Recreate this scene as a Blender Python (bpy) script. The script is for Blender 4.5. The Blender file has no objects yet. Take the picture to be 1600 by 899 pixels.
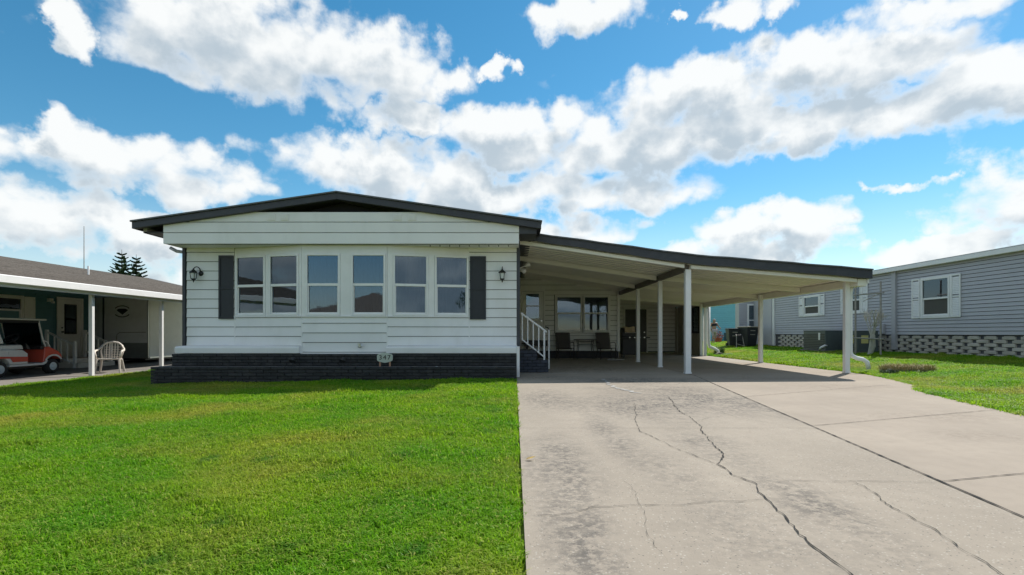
import bpy, bmesh, math, random
from mathutils import Vector, Matrix
random.seed(7)
R = math.radians
SC = bpy.context.scene
COL = SC.collection

# ------------------------------------------------------------------ camera
cam = bpy.data.cameras.new('camera'); cam_o = bpy.data.objects.new('camera', cam); COL.objects.link(cam_o)
cam_o.location = (0, 0, 1.0); cam_o.rotation_euler = (R(90), 0, 0)
cam.sensor_width = 36; cam.lens = 18.0; cam.shift_x = -4/1600; cam.shift_y = 71.5/1600
cam.clip_start = 0.05; cam.clip_end = 3000
SC.camera = cam_o

# ------------------------------------------------------------------ sun + sky + exposure
SUNV = Vector((0.62, 0.67, 1.0)).normalized()          # towards the sun
EL = math.asin(SUNV.z); AZ = math.atan2(SUNV.x, SUNV.y)
sl = bpy.data.lights.new('sun', 'SUN'); sl.energy = 3.65; sl.angle = R(0.55); sl.color = (1, 0.95, 0.87)
so = bpy.data.objects.new('sun', sl); COL.objects.link(so)
so.rotation_euler = SUNV.to_track_quat('Z', 'Y').to_euler(); so.location = (20, 25, 40)

def build_world():
    w = bpy.data.worlds.new('World'); SC.world = w; w.use_nodes = True
    nt = w.node_tree; nt.nodes.clear()
    def N(tree, t, **k):
        n = tree.nodes.new(t)
        for a, b in k.items(): setattr(n, a, b)
        return n
    def math_(tree, op, a, b=None, c=None, clamp=False):
        n = N(tree, 'ShaderNodeMath', operation=op); n.use_clamp = clamp
        for i, v in enumerate((a, b, c)):
            if v is None: continue
            if isinstance(v, (int, float)): n.inputs[i].default_value = v
            else: tree.links.new(v, n.inputs[i])
        return n.outputs[0]
    def vm(tree, op, a, b=None, c=None):
        n = N(tree, 'ShaderNodeVectorMath', operation=op)
        for i, v in enumerate((a, b, c)):
            if v is None: continue
            if isinstance(v, (tuple, list)): n.inputs[i].default_value = v
            else: tree.links.new(v, n.inputs[i])
        return n.outputs['Value'] if op in ('DOT_PRODUCT', 'LENGTH') else n.outputs['Vector']
    def mrange(tree, v, a, b, c=0.0, d=1.0, smooth=True):
        n = N(tree, 'ShaderNodeMapRange'); n.interpolation_type = 'SMOOTHSTEP' if smooth else 'LINEAR'
        tree.links.new(v, n.inputs[0])
        for i, x in enumerate((a, b, c, d)): n.inputs[1+i].default_value = x
        return n.outputs[0]
    # clouds as lobes: bearing and height above the horizon of each cumulus (from where it stands in the sky)
    lobes = [(430,75,235,78),(300,55,110,52),(600,100,118,52),(125,45,36,34),(690,108,40,30),(650,190,82,30),(70,214,62,28),(235,262,195,46),
             (90,340,150,56),(230,370,75,40),(290,425,60,40),(620,268,170,44),(810,215,120,46),(985,232,190,52),(800,300,260,36),
             (1130,140,200,52),(1340,105,190,58),(1260,200,270,40),(1530,150,120,62),(915,28,85,36),(1165,12,52,28),(1057,14,17,12),
             (1470,10,150,42),(1172,352,115,34),(890,360,110,34),(1180,395,130,30),(1555,320,115,58),(1480,390,150,30),(1400,285,55,12),(780,105,28,15)]
    D = bpy.data.node_groups.new('cloud_density', 'ShaderNodeTree')
    D.interface.new_socket('p', in_out='INPUT', socket_type='NodeSocketVector')
    D.interface.new_socket('d', in_out='OUTPUT', socket_type='NodeSocketFloat')
    gi = N(D, 'NodeGroupInput'); go = N(D, 'NodeGroupOutput')
    nz0 = N(D, 'ShaderNodeTexNoise', noise_dimensions='2D'); nz0.inputs['Scale'].default_value = 9; nz0.inputs['Detail'].default_value = 2
    D.links.new(gi.outputs[0], nz0.inputs['Vector'])
    wv = vm(D, 'MULTIPLY_ADD', nz0.outputs['Color'], (0.11, 0.06, 0), (-0.055, -0.03, 0))
    nz3 = N(D, 'ShaderNodeTexNoise', noise_dimensions='2D'); nz3.inputs['Scale'].default_value = 30; nz3.inputs['Detail'].default_value = 4; nz3.inputs['Roughness'].default_value = 0.6
    D.links.new(gi.outputs[0], nz3.inputs['Vector'])
    wv2 = vm(D, 'MULTIPLY_ADD', nz3.outputs['Color'], (0.055, 0.04, 0), (-0.0275, -0.02, 0))
    p = vm(D, 'ADD', vm(D, 'ADD', gi.outputs[0], wv), wv2)
    cur = None
    for (x, y, hw, hh) in lobes:
        az = math.atan((x-804)/800); el = math.atan((521-y)/800*math.cos(az))
        a = hw/800*math.cos(az)**2*1.04; b = hh/800*math.cos(az)*1.04*math.cos(el)**2
        q = vm(D, 'MULTIPLY_ADD', p, (1/a, 1/b, 0), (-az/a, -el/b, 0))
        d = vm(D, 'DOT_PRODUCT', q, q)
        cur = d if cur is None else math_(D, 'MINIMUM', cur, d)
    inview = math_(D, 'MAXIMUM', math_(D, 'SUBTRACT', 1.0, cur), -1.2)
    # elsewhere round the sky the same broken cumulus goes on
    sx = N(D, 'ShaderNodeSeparateXYZ'); D.links.new(gi.outputs[0], sx.inputs[0])
    out = math_(D, 'MAXIMUM', mrange(D, math_(D, 'ABSOLUTE', sx.outputs[0]), 0.80, 0.95), mrange(D, sx.outputs[1], 0.56, 0.68))
    nz1 = N(D, 'ShaderNodeTexNoise', noise_dimensions='2D'); nz1.inputs['Scale'].default_value = 2.6; nz1.inputs['Detail'].default_value = 2
    D.links.new(vm(D, 'MULTIPLY', gi.outputs[0], (1.0, 2.2, 1)), nz1.inputs['Vector'])
    gen = mrange(D, nz1.outputs[0], 0.42, 0.62, -1.0, 0.9, False)
    mx = N(D, 'ShaderNodeMix'); D.links.new(out, mx.inputs[0]); D.links.new(inview, mx.inputs[2]); D.links.new(gen, mx.inputs[3])
    nz2 = N(D, 'ShaderNodeTexNoise', noise_dimensions='2D'); nz2.inputs['Scale'].default_value = 9; nz2.inputs['Detail'].default_value = 7; nz2.inputs['Roughness'].default_value = 0.52
    D.links.new(vm(D, 'MULTIPLY', gi.outputs[0], (1.0, 1.45, 1)), nz2.inputs['Vector'])
    dd = math_(D, 'MULTIPLY_ADD', nz2.outputs[0], 3.2, -1.55)
    dd = math_(D, 'ADD', dd, math_(D, 'MULTIPLY', mx.outputs[0], 1.0))
    vo = N(D, 'ShaderNodeTexVoronoi'); vo.voronoi_dimensions = '2D'; vo.inputs['Scale'].default_value = 15; vo.inputs['Detail'].default_value = 0
    D.links.new(vm(D, 'MULTIPLY', vm(D, 'ADD', gi.outputs[0], wv), (1.0, 1.35, 1)), vo.inputs['Vector'])
    dd = math_(D, 'ADD', dd, math_(D, 'MULTIPLY_ADD', vo.outputs['Distance'], -0.9, 0.42))
    D.links.new(dd, go.inputs[0])

    tc = N(nt, 'ShaderNodeTexCoord'); s = N(nt, 'ShaderNodeSeparateXYZ'); nt.links.new(tc.outputs['Generated'], s.inputs[0])
    az = math_(nt, 'ARCTAN2', s.outputs[0], s.outputs[1]); el = math_(nt, 'ARCSINE', s.outputs[2])
    c = N(nt, 'ShaderNodeCombineXYZ'); nt.links.new(az, c.inputs[0]); nt.links.new(el, c.inputs[1])
    g1 = N(nt, 'ShaderNodeGroup'); g1.node_tree = D; nt.links.new(c.outputs[0], g1.inputs[0])
    g2 = N(nt, 'ShaderNodeGroup'); g2.node_tree = D
    nt.links.new(vm(nt, 'ADD', c.outputs[0], (0.012, 0.045, 0)), g2.inputs[0])
    alpha = mrange(nt, g1.outputs[0], -0.45, 0.72)
    veil = math_(nt, 'MULTIPLY', mrange(nt, s.outputs[2], 0.26, 0.02), 0.42)
    alpha = math_(nt, 'MAXIMUM', alpha, veil)
    alpha = math_(nt, 'MULTIPLY', alpha, mrange(nt, s.outputs[2], -0.01, 0.05))
    thick = mrange(nt, g2.outputs[0], -0.1, 1.35)
    under = math_(nt, 'MULTIPLY', thick, mrange(nt, g1.outputs[0], 0.0, 0.7))
    sky = N(nt, 'ShaderNodeTexSky'); sky.sky_type = 'NISHITA'; sky.sun_disc = False
    sky.sun_elevation = EL; sky.sun_rotation = AZ; sky.air_density = 1.0; sky.dust_density = 0.1; sky.ozone_density = 2.5
    hs = N(nt, 'ShaderNodeHueSaturation'); hs.inputs['Saturation'].default_value = 1.30; hs.inputs['Hue'].default_value = 0.482; hs.inputs['Value'].default_value = 0.70
    nt.links.new(sky.outputs[0], hs.inputs['Color'])
    K = 1/0.12
    cc = N(nt, 'ShaderNodeMix'); cc.data_type = 'RGBA'
    cc.inputs[6].default_value = (0.63*K, 0.64*K, 0.635*K, 1); cc.inputs[7].default_value = (0.33*K, 0.385*K, 0.43*K, 1)
    nt.links.new(under, cc.inputs[0])
    mm = N(nt, 'ShaderNodeMix'); mm.data_type = 'RGBA'
    nt.links.new(math_(nt, 'MULTIPLY', alpha, 0.96), mm.inputs[0]); nt.links.new(hs.outputs[0], mm.inputs[6]); nt.links.new(cc.outputs[2], mm.inputs[7])
    bg = N(nt, 'ShaderNodeBackground'); bg.inputs[1].default_value = 0.12; nt.links.new(mm.outputs[2], bg.inputs[0])
    o = N(nt, 'ShaderNodeOutputWorld'); nt.links.new(bg.outputs[0], o.inputs[0])
    w.cycles.sampling_method = 'MANUAL'; w.cycles.sample_map_resolution = 512
build_world()
SC.view_settings.view_transform = 'Standard'; SC.view_settings.look = 'None'
SC.view_settings.exposure = 0.66; SC.view_settings.gamma = 1.0; SC.view_settings.use_curve_mapping = False
SC.render.engine = 'CYCLES'
SC.cycles.max_bounces = 8; SC.cycles.transparent_max_bounces = 12; SC.cycles.use_denoising = True
SC.cycles.caustics_reflective = False; SC.cycles.caustics_refractive = False

# ------------------------------------------------------------------ materials
MATS = {}
def mat(name, col, rough=0.6, var=0.0, vscale=6.0, bump=0.0, bscale=60.0, metal=0.0, rnd=0.0, spec=0.5, dirt=None, dscale=1.5, damt=0.0, stretch=(1,1,1)):
    if name in MATS: return MATS[name]
    m = bpy.data.materials.new(name); MATS[name] = m; m.use_nodes = True
    nt = m.node_tree; b = nt.nodes['Principled BSDF']
    b.inputs['Roughness'].default_value = rough; b.inputs['Metallic'].default_value = metal; b.inputs['Specular IOR Level'].default_value = spec
    L = nt.links.new
    geo = nt.nodes.new('ShaderNodeNewGeometry'); mp = nt.nodes.new('ShaderNodeVectorMath'); mp.operation = 'MULTIPLY'
    mp.inputs[1].default_value = stretch; L(geo.outputs['Position'], mp.inputs[0])
    rgb = nt.nodes.new('ShaderNodeRGB'); rgb.outputs[0].default_value = (*col, 1); cur = rgb.outputs[0]
    if var or rnd:
        f = None
        if var:
            nz = nt.nodes.new('ShaderNodeTexNoise'); nz.inputs['Scale'].default_value = vscale; nz.inputs['Detail'].default_value = 5
            L(mp.outputs[0], nz.inputs['Vector'])
            mr = nt.nodes.new('ShaderNodeMapRange'); L(nz.outputs[0], mr.inputs[0])
            mr.inputs[1].default_value = 0.25; mr.inputs[2].default_value = 0.75; mr.inputs[3].default_value = 1-var; mr.inputs[4].default_value = 1+var
            f = mr.outputs[0]
        if rnd:
            oi = nt.nodes.new('ShaderNodeObjectInfo'); m2 = nt.nodes.new('ShaderNodeMapRange'); L(oi.outputs['Random'], m2.inputs[0])
            m2.inputs[3].default_value = 1-rnd; m2.inputs[4].default_value = 1+rnd
            if f is None: f = m2.outputs[0]
            else:
                q = nt.nodes.new('ShaderNodeMath'); q.operation = 'MULTIPLY'; L(f, q.inputs[0]); L(m2.outputs[0], q.inputs[1]); f = q.outputs[0]
        h = nt.nodes.new('ShaderNodeVectorMath'); h.operation = 'SCALE'; L(cur, h.inputs[0]); L(f, h.inputs['Scale']); cur = h.outputs[0]
    if dirt:
        nz = nt.nodes.new('ShaderNodeTexNoise'); nz.inputs['Scale'].default_value = dscale; nz.inputs['Detail'].default_value = 8; nz.inputs['Roughness'].default_value = 0.62
        L(mp.outputs[0], nz.inputs['Vector'])
        mr = nt.nodes.new('ShaderNodeMapRange'); L(nz.outputs[0], mr.inputs[0]); mr.inputs[1].default_value = 0.5; mr.inputs[2].default_value = 0.72; mr.inputs[4].default_value = damt
        mx = nt.nodes.new('ShaderNodeMix'); mx.data_type = 'RGBA'; L(mr.outputs[0], mx.inputs[0]); L(cur, mx.inputs[6]); mx.inputs[7].default_value = (*dirt, 1); cur = mx.outputs[2]
    L(cur, b.inputs['Base Color'])
    if bump:
        nz = nt.nodes.new('ShaderNodeTexNoise'); nz.inputs['Scale'].default_value = bscale; nz.inputs['Detail'].default_value = 4; L(mp.outputs[0], nz.inputs['Vector'])
        bp = nt.nodes.new('ShaderNodeBump'); bp.inputs['Strength'].default_value = bump; bp.inputs['Distance'].default_value = 0.01
        L(nz.outputs[0], bp.inputs['Height']); L(bp.outputs[0], b.inputs['Normal'])
    return m
WHITE = mat('white_siding_paint', (0.82, 0.81, 0.80), 0.45, var=0.03, vscale=2, rnd=0.02, dirt=(0.52, 0.50, 0.42), dscale=1.6, damt=0.2, bump=0.05, bscale=90, stretch=(1, 1, 0.4))
CREAM = mat('lanai_siding_paint', (0.85, 0.84, 0.79), 0.5, var=0.03, vscale=2, rnd=0.02, dirt=(0.5, 0.47, 0.38), dscale=1.4, damt=0.2)
TRIM = mat('white_trim_paint', (0.84, 0.83, 0.82), 0.4, var=0.03, vscale=4, dirt=(0.5, 0.5, 0.46), dscale=3, damt=0.15)
PANEL = mat('cream_aluminium_panel', (0.84, 0.81, 0.72), 0.42, var=0.04, vscale=1.5, rnd=0.03, dirt=(0.5, 0.46, 0.36), dscale=1.5, damt=0.2)
CHAR = mat('charcoal_roof_trim', (0.040, 0.042, 0.052), 0.5, var=0.12, vscale=5, bump=0.08, bscale=40, dirt=(0.11, 0.11, 0.12), dscale=4, damt=0.25)
CHARLT = mat('grey_drip_edge', (0.10, 0.105, 0.115), 0.5, var=0.1)
BLACKGAP = mat('dark_void_board', (0.012, 0.012, 0.014), 0.9, var=0.1)
LAPSHADE = mat('lap_shade_backing', (0.10, 0.095, 0.085), 0.95)  # dark backing so plank gaps read as lap shadows; shade put into colour
SHUT = mat('black_shutter_vinyl', (0.022, 0.024, 0.032), 0.5, var=0.08)
BRICK = mat('black_painted_brick', (0.016, 0.0165, 0.019), 0.6, var=0.25, vscale=9, rnd=0.35, bump=0.5, bscale=45, dirt=(0.10, 0.09, 0.085), dscale=5, damt=0.35)
BRICKB = mat('blue_black_step_brick', (0.036, 0.042, 0.060), 0.6, var=0.2, vscale=9, rnd=0.3, bump=0.4, bscale=45, dirt=(0.10, 0.10, 0.10), dscale=6, damt=0.3)
MORTAR = mat('dark_mortar', (0.016, 0.016, 0.018), 0.9, bump=0.4)
IRON = mat('black_iron', (0.012, 0.012, 0.013), 0.4, var=0.1)
BEAMBR = mat('weathered_brown_beam', (0.13, 0.115, 0.10), 0.5, var=0.2, vscale=4, dirt=(0.05, 0.04, 0.035), dscale=3, damt=0.5)
FROST = mat('lamp_glass', (0.62, 0.64, 0.64), 0.15)
CURTAIN = mat('dark_curtain', (0.040, 0.045, 0.055), 0.9, var=0.35, vscale=5, stretch=(6, 6, 0.7))
CURTAINBL = mat('blue_curtain', (0.035, 0.075, 0.16), 0.9, var=0.45, vscale=4, stretch=(4, 4, 0.8))
BLIND = mat('tan_blind', (0.30, 0.26, 0.18), 0.8, var=0.3, vscale=5, stretch=(8, 8, 0.4))
DKIN = mat('dark_interior', (0.012, 0.012, 0.013), 0.95)
TEAL = mat('teal_siding_paint', (0.08, 0.215, 0.255), 0.55, var=0.06, rnd=0.04)
CYAN = mat('sky_blue_siding_paint', (0.20, 0.52, 0.62), 0.55, var=0.05, rnd=0.04)
GREYV = mat('lavender_grey_vinyl', (0.47, 0.46, 0.49), 0.5, var=0.03, vscale=2, rnd=0.03, dirt=(0.28, 0.27, 0.29), dscale=1.2, damt=0.25)
GREYTRIM = mat('grey_corner_trim', (0.44, 0.43, 0.46), 0.5, var=0.04)
BLOCK = mat('weathered_skirt_block', (0.50, 0.46, 0.40), 0.9, var=0.18, vscale=8, rnd=0.12, bump=0.4, bscale=70, dirt=(0.15, 0.13, 0.11), dscale=4, damt=0.45)
SHINGLE = mat('grey_brown_shingle', (0.155, 0.138, 0.122), 0.95, var=0.3, vscale=14, rnd=0.12, bump=0.6, bscale=120, dirt=(0.07, 0.06, 0.055), dscale=2.2, damt=0.5)
TANROOF = mat('tan_shingle', (0.17, 0.13, 0.105), 0.95, var=0.25, vscale=10, rnd=0.08, bump=0.5, bscale=100)
TRAILW = mat('white_trailer_skin', (0.84, 0.85, 0.85), 0.3, var=0.03, dirt=(0.45, 0.45, 0.43), dscale=2, damt=0.2)
PLATE = mat('diamond_plate', (0.34, 0.36, 0.35), 0.4, metal=0.5, var=0.1, bump=0.3, bscale=90)
RUBBER = mat('tyre_rubber', (0.02, 0.02, 0.021), 0.85, bump=0.3, bscale=80)
PLASTW = mat('white_resin', (0.68, 0.62, 0.55), 0.5, var=0.06, dirt=(0.35, 0.3, 0.25), dscale=6, damt=0.3)
REDP = mat('coral_red_paint', (0.62, 0.095, 0.060), 0.28, var=0.05)
CARTW = mat('cart_white', (0.70, 0.70, 0.69), 0.3, var=0.04)
BLKPL = mat('black_plastic', (0.018, 0.018, 0.02), 0.5, var=0.15)
CHROME = mat('bright_metal', (0.6, 0.6, 0.61), 0.3, metal=0.9)
GALV = mat('galvanised_pole', (0.34, 0.31, 0.28), 0.6, metal=0.3, var=0.2, vscale=10)
BRONZE = mat('dark_bronze_frame', (0.035, 0.031, 0.028), 0.45)
SLING = mat('taupe_sling_fabric', (0.085, 0.076, 0.070), 0.85, bump=0.3, bscale=300)
BEIGEC = mat('beige_cloth', (0.55, 0.42, 0.28), 0.9, var=0.15, bump=0.4, bscale=20)
BINP = mat('charcoal_bin_plastic', (0.022, 0.024, 0.028), 0.5, var=0.15)
BINLID = mat('faded_bin_lid', (0.36, 0.33, 0.27), 0.7, var=0.12)
ACG = mat('grey_green_cabinet', (0.085, 0.105, 0.105), 0.5, var=0.1)
LABELY = mat('yellow_label', (0.65, 0.58, 0.22), 0.6)
SIGNW = mat('pale_green_plaque', (0.50, 0.54, 0.47), 0.5, var=0.06)
DIGIT = mat('black_digit', (0.012, 0.014, 0.013), 0.6)
WOODST = mat('brown_wood_stake', (0.36, 0.20, 0.13), 0.7, var=0.2)
BARK = mat('tree_bark', (0.12, 0.09, 0.065), 0.9, var=0.3, bump=0.5, bscale=30)
PALEBARK = mat('pale_grey_bark', (0.46, 0.44, 0.40), 0.8, var=0.15, bump=0.4, bscale=40)
PINE = mat('norfolk_needles', (0.020, 0.050, 0.022), 0.8, var=0.4, vscale=1.5, rnd=0.1)
LEAF = mat('broad_leaf', (0.045, 0.10, 0.022), 0.6, var=0.4, vscale=3)
SKIN = mat('skin', (0.42, 0.24, 0.17), 0.55)
SHIRT = mat('dark_navy_shirt', (0.018, 0.018, 0.026), 0.85)
SHORTS = mat('pale_shorts', (0.45, 0.38, 0.38), 0.85)
HAIR = mat('grey_hair', (0.30, 0.27, 0.24), 0.8)
ROCK = mat('mossy_rock', (0.20, 0.20, 0.15), 0.95, var=0.35, vscale=7, bump=0.7, bscale=25, dirt=(0.05, 0.09, 0.02), dscale=5, damt=0.7)
DRY = mat('dry_grass_stem', (0.36, 0.30, 0.14), 0.8, var=0.3, vscale=8)
TERRA = mat('terracotta', (0.45, 0.12, 0.06), 0.8, var=0.1)
CRACK = mat('crack_shade_joint_dirt', (0.030, 0.027, 0.024), 1.0)  # shade of the crack recess put into the colour; dirt in the joints
PATCH = mat('pale_mortar_patch', (0.36, 0.35, 0.33), 0.9, var=0.15)
ASPH = mat('street_asphalt', (0.055, 0.055, 0.056), 0.9, var=0.2, bump=0.4)
FLOORG = mat('neighbour_slab', (0.22, 0.20, 0.18), 0.85, var=0.15, vscale=2, bump=0.3, dirt=(0.09, 0.08, 0.07), dscale=1.5, damt=0.6)

def glass_mat():
    m = bpy.data.materials.new('window_glass'); m.use_nodes = True; nt = m.node_tree; nt.nodes.clear(); L = nt.links.new
    t = nt.nodes.new('ShaderNodeBsdfTransparent'); t.inputs[0].default_value = (0.62, 0.68, 0.72, 1)
    g = nt.nodes.new('ShaderNodeBsdfGlossy'); g.inputs['Roughness'].default_value = 0.01; g.inputs[0].default_value = (0.70, 0.86, 1, 1)
    f = nt.nodes.new('ShaderNodeFresnel'); f.inputs[0].default_value = 1.95
    nz = nt.nodes.new('ShaderNodeTexNoise'); nz.inputs['Scale'].default_value = 1.6; bp = nt.nodes.new('ShaderNodeBump'); bp.inputs['Strength'].default_value = 0.012; bp.inputs['Distance'].default_value = 0.1
    L(nz.outputs[0], bp.inputs['Height']); L(bp.outputs[0], g.inputs['Normal'])
    mx = nt.nodes.new('ShaderNodeMixShader'); L(f.outputs[0], mx.inputs[0]); L(t.outputs[0], mx.inputs[1]); L(g.outputs[0], mx.inputs[2])
    o = nt.nodes.new('ShaderNodeOutputMaterial'); L(mx.outputs[0], o.inputs[0]); return m
GLASS = glass_mat()
def clear_mat():
    m = bpy.data.materials.new('tinted_windshield'); m.use_nodes = True; nt = m.node_tree; nt.nodes.clear(); L = nt.links.new
    t = nt.nodes.new('ShaderNodeBsdfTransparent'); t.inputs[0].default_value = (0.42, 0.46, 0.48, 1)
    g = nt.nodes.new('ShaderNodeBsdfGlossy'); g.inputs['Roughness'].default_value = 0.05
    f = nt.nodes.new('ShaderNodeFresnel'); f.inputs[0].default_value = 1.5
    mx = nt.nodes.new('ShaderNodeMixShader'); L(f.outputs[0], mx.inputs[0]); L(t.outputs[0], mx.inputs[1]); L(g.outputs[0], mx.inputs[2])
    o = nt.nodes.new('ShaderNodeOutputMaterial'); L(mx.outputs[0], o.inputs[0]); return m
SHIELD = clear_mat()

def concrete(name, base, agg, stain, spots, joint_tone=(0.2, 0.18, 0.15), streak=0.3):
    m = bpy.data.materials.new(name); m.use_nodes = True; nt = m.node_tree; b = nt.nodes['Principled BSDF']; L = nt.links.new
    b.inputs['Roughness'].default_value = 0.92; b.inputs['Specular IOR Level'].default_value = 0.25
    geo = nt.nodes.new('ShaderNodeNewGeometry'); P = geo.outputs['Position']
    def noise(scale, det=5, rough=0.55, vec=None):
        n = nt.nodes.new('ShaderNodeTexNoise'); n.inputs['Scale'].default_value = scale; n.inputs['Detail'].default_value = det; n.inputs['Roughness'].default_value = rough
        L(vec or P, n.inputs['Vector']); return n.outputs[0]
    def mr(v, a, b_, c=0., d=1.):
        n = nt.nodes.new('ShaderNodeMapRange'); L(v, n.inputs[0])
        for i, x in enumerate((a, b_, c, d)): n.inputs[1+i].default_value = x
        return n.outputs[0]
    def mix(f, a, b_):
        n = nt.nodes.new('ShaderNodeMix'); n.data_type = 'RGBA'; L(f, n.inputs[0])
        for i, v in ((6, a), (7, b_)):
            if isinstance(v, tuple): n.inputs[i].default_value = (*v, 1)
            else: L(v, n.inputs[i])
        return n.outputs[2]
    def mul(a, b_):
        n = nt.nodes.new('ShaderNodeMath'); n.operation = 'MULTIPLY'
        for i, v in enumerate((a, b_)):
            if isinstance(v, float): n.inputs[i].default_value = v
            else: L(v, n.inputs[i])
        return n.outputs[0]
    col = mix(mr(noise(0.9, 6), 0.3, 0.7), tuple(c*0.90 for c in base), tuple(min(1, c*1.09) for c in base))
    col = mix(mul(mr(noise(7, 6, 0.7), 0.45, 0.75), 0.35), col, tuple(c*0.72 for c in base))
    # exposed aggregate: light and dark chips
    if agg:
        v = nt.nodes.new('ShaderNodeTexVoronoi'); v.inputs['Scale'].default_value = 70; L(P, v.inputs['Vector'])
        sp = nt.nodes.new('ShaderNodeSeparateColor'); L(v.outputs['Color'], sp.inputs[0])
        chip = mul(mr(v.outputs['Distance'], 0.42, 0.28), mr(sp.outputs[0], 0.80, 0.84)); col = mix(mul(chip, agg*0.5), col, (0.54, 0.51, 0.45))
        chip2 = mul(mr(v.outputs['Distance'], 0.36, 0.22), mr(sp.outputs[1], 0.86, 0.9)); col = mix(mul(chip2, agg*0.9), col, (0.10, 0.09, 0.08))
    gr = mr(noise(240, 2), 0.62, 0.72); col = mix(mul(gr, 0.35), col, tuple(c*0.45 for c in base))
    # tyre grime and mildew blotches, with the shapes they have on the slab
    blot = noise(2.6, 9, 0.72); fine = noise(15, 9, 0.8)
    for (cx, cy, rx, ry, amt) in spots:
        vs = nt.nodes.new('ShaderNodeVectorMath'); vs.operation = 'MULTIPLY_ADD'; L(P, vs.inputs[0])
        vs.inputs[1].default_value = (1/rx, 1/ry, 0); vs.inputs[2].default_value = (-cx/rx, -cy/ry, 0)
        ln = nt.nodes.new('ShaderNodeVectorMath'); ln.operation = 'LENGTH'; L(vs.outputs[0], ln.inputs[0])
        ms = mr(ln.outputs['Value'], 1.15, 0.25)
        f = mul(mul(ms, mr(blot, 0.34, 0.54)), mr(fine, 0.43, 0.54)); col = mix(mul(f, amt), col, stain)
    L(col, b.inputs['Base Color'])
    bp = nt.nodes.new('ShaderNodeBump'); bp.inputs['Strength'].default_value = 0.5 if agg else 0.25; bp.inputs['Distance'].default_value = 0.006
    L(noise(90, 6, 0.7), bp.inputs['Height']); L(bp.outputs[0], b.inputs['Normal'])
    return m
AGGC = concrete('aggregate_concrete', (0.325, 0.282, 0.230), 0.85, (0.085, 0.08, 0.075),
    [(1.7,7.2,1.0,1.6,0.85),(2.9,7.8,1.0,1.7,0.95),(0.5,7.9,0.5,1.6,0.75),(2.6,10.9,1.8,1.0,0.95),(0.7,11.6,1.0,0.7,0.7),(0.35,3.9,0.32,1.4,0.75),(0.33,2.5,0.22,0.7,0.8),
     (0.95,5.0,0.22,1.5,0.6),(1.15,3.6,0.25,1.2,0.35),(1.75,3.0,0.25,0.9,0.75),(1.75,4.6,0.35,0.8,0.6),(2.5,9.3,1.6,0.8,0.6),(1.2,2.4,0.5,0.6,0.3),(3.4,6.6,0.3,1.2,0.5)])
SMOOTHC = concrete('smooth_beige_concrete', (0.335, 0.285, 0.232), 0.0, (0.16, 0.13, 0.10), [(5.2,6.2,1.2,0.5,0.4),(6,9.6,1.2,0.8,0.4),(4.6,5.0,0.8,0.4,0.35),(5.5,11.5,2.0,1.0,0.5)])
OLDC = concrete('old_carport_concrete', (0.38, 0.34, 0.29), 0.15, (0.08, 0.07, 0.06), [(2.0,14.5,2.0,2.0,0.7),(2.8,18,1.8,2.5,0.7),(6,20,2.5,5,0.6),(0.6,13.2,0.8,0.5,0.7),(5.5,14,1.5,2,0.5)])

def ground_mat():
    m = bpy.data.materials.new('lawn_soil_thatch'); m.use_nodes = True; nt = m.node_tree; b = nt.nodes['Principled BSDF']; L = nt.links.new
    b.inputs['Roughness'].default_value = 1.0; b.inputs['Specular IOR Level'].default_value = 0.1
    geo = nt.nodes.new('ShaderNodeNewGeometry'); n = nt.nodes.new('ShaderNodeTexNoise'); n.inputs['Scale'].default_value = 3; n.inputs['Detail'].default_value = 10; n.inputs['Roughness'].default_value = 0.75
    L(geo.outputs['Position'], n.inputs['Vector'])
    cr = nt.nodes.new('ShaderNodeValToRGB'); L(n.outputs[0], cr.inputs[0])
    cr.color_ramp.elements[0].color = (0.085, 0.14, 0.016, 1); cr.color_ramp.elements[0].position = 0.3
    cr.color_ramp.elements[1].color = (0.22, 0.25, 0.045, 1); cr.color_ramp.elements[1].position = 0.72
    L(cr.outputs[0], b.inputs['Base Color']); return m
GROUND = ground_mat()

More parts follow.
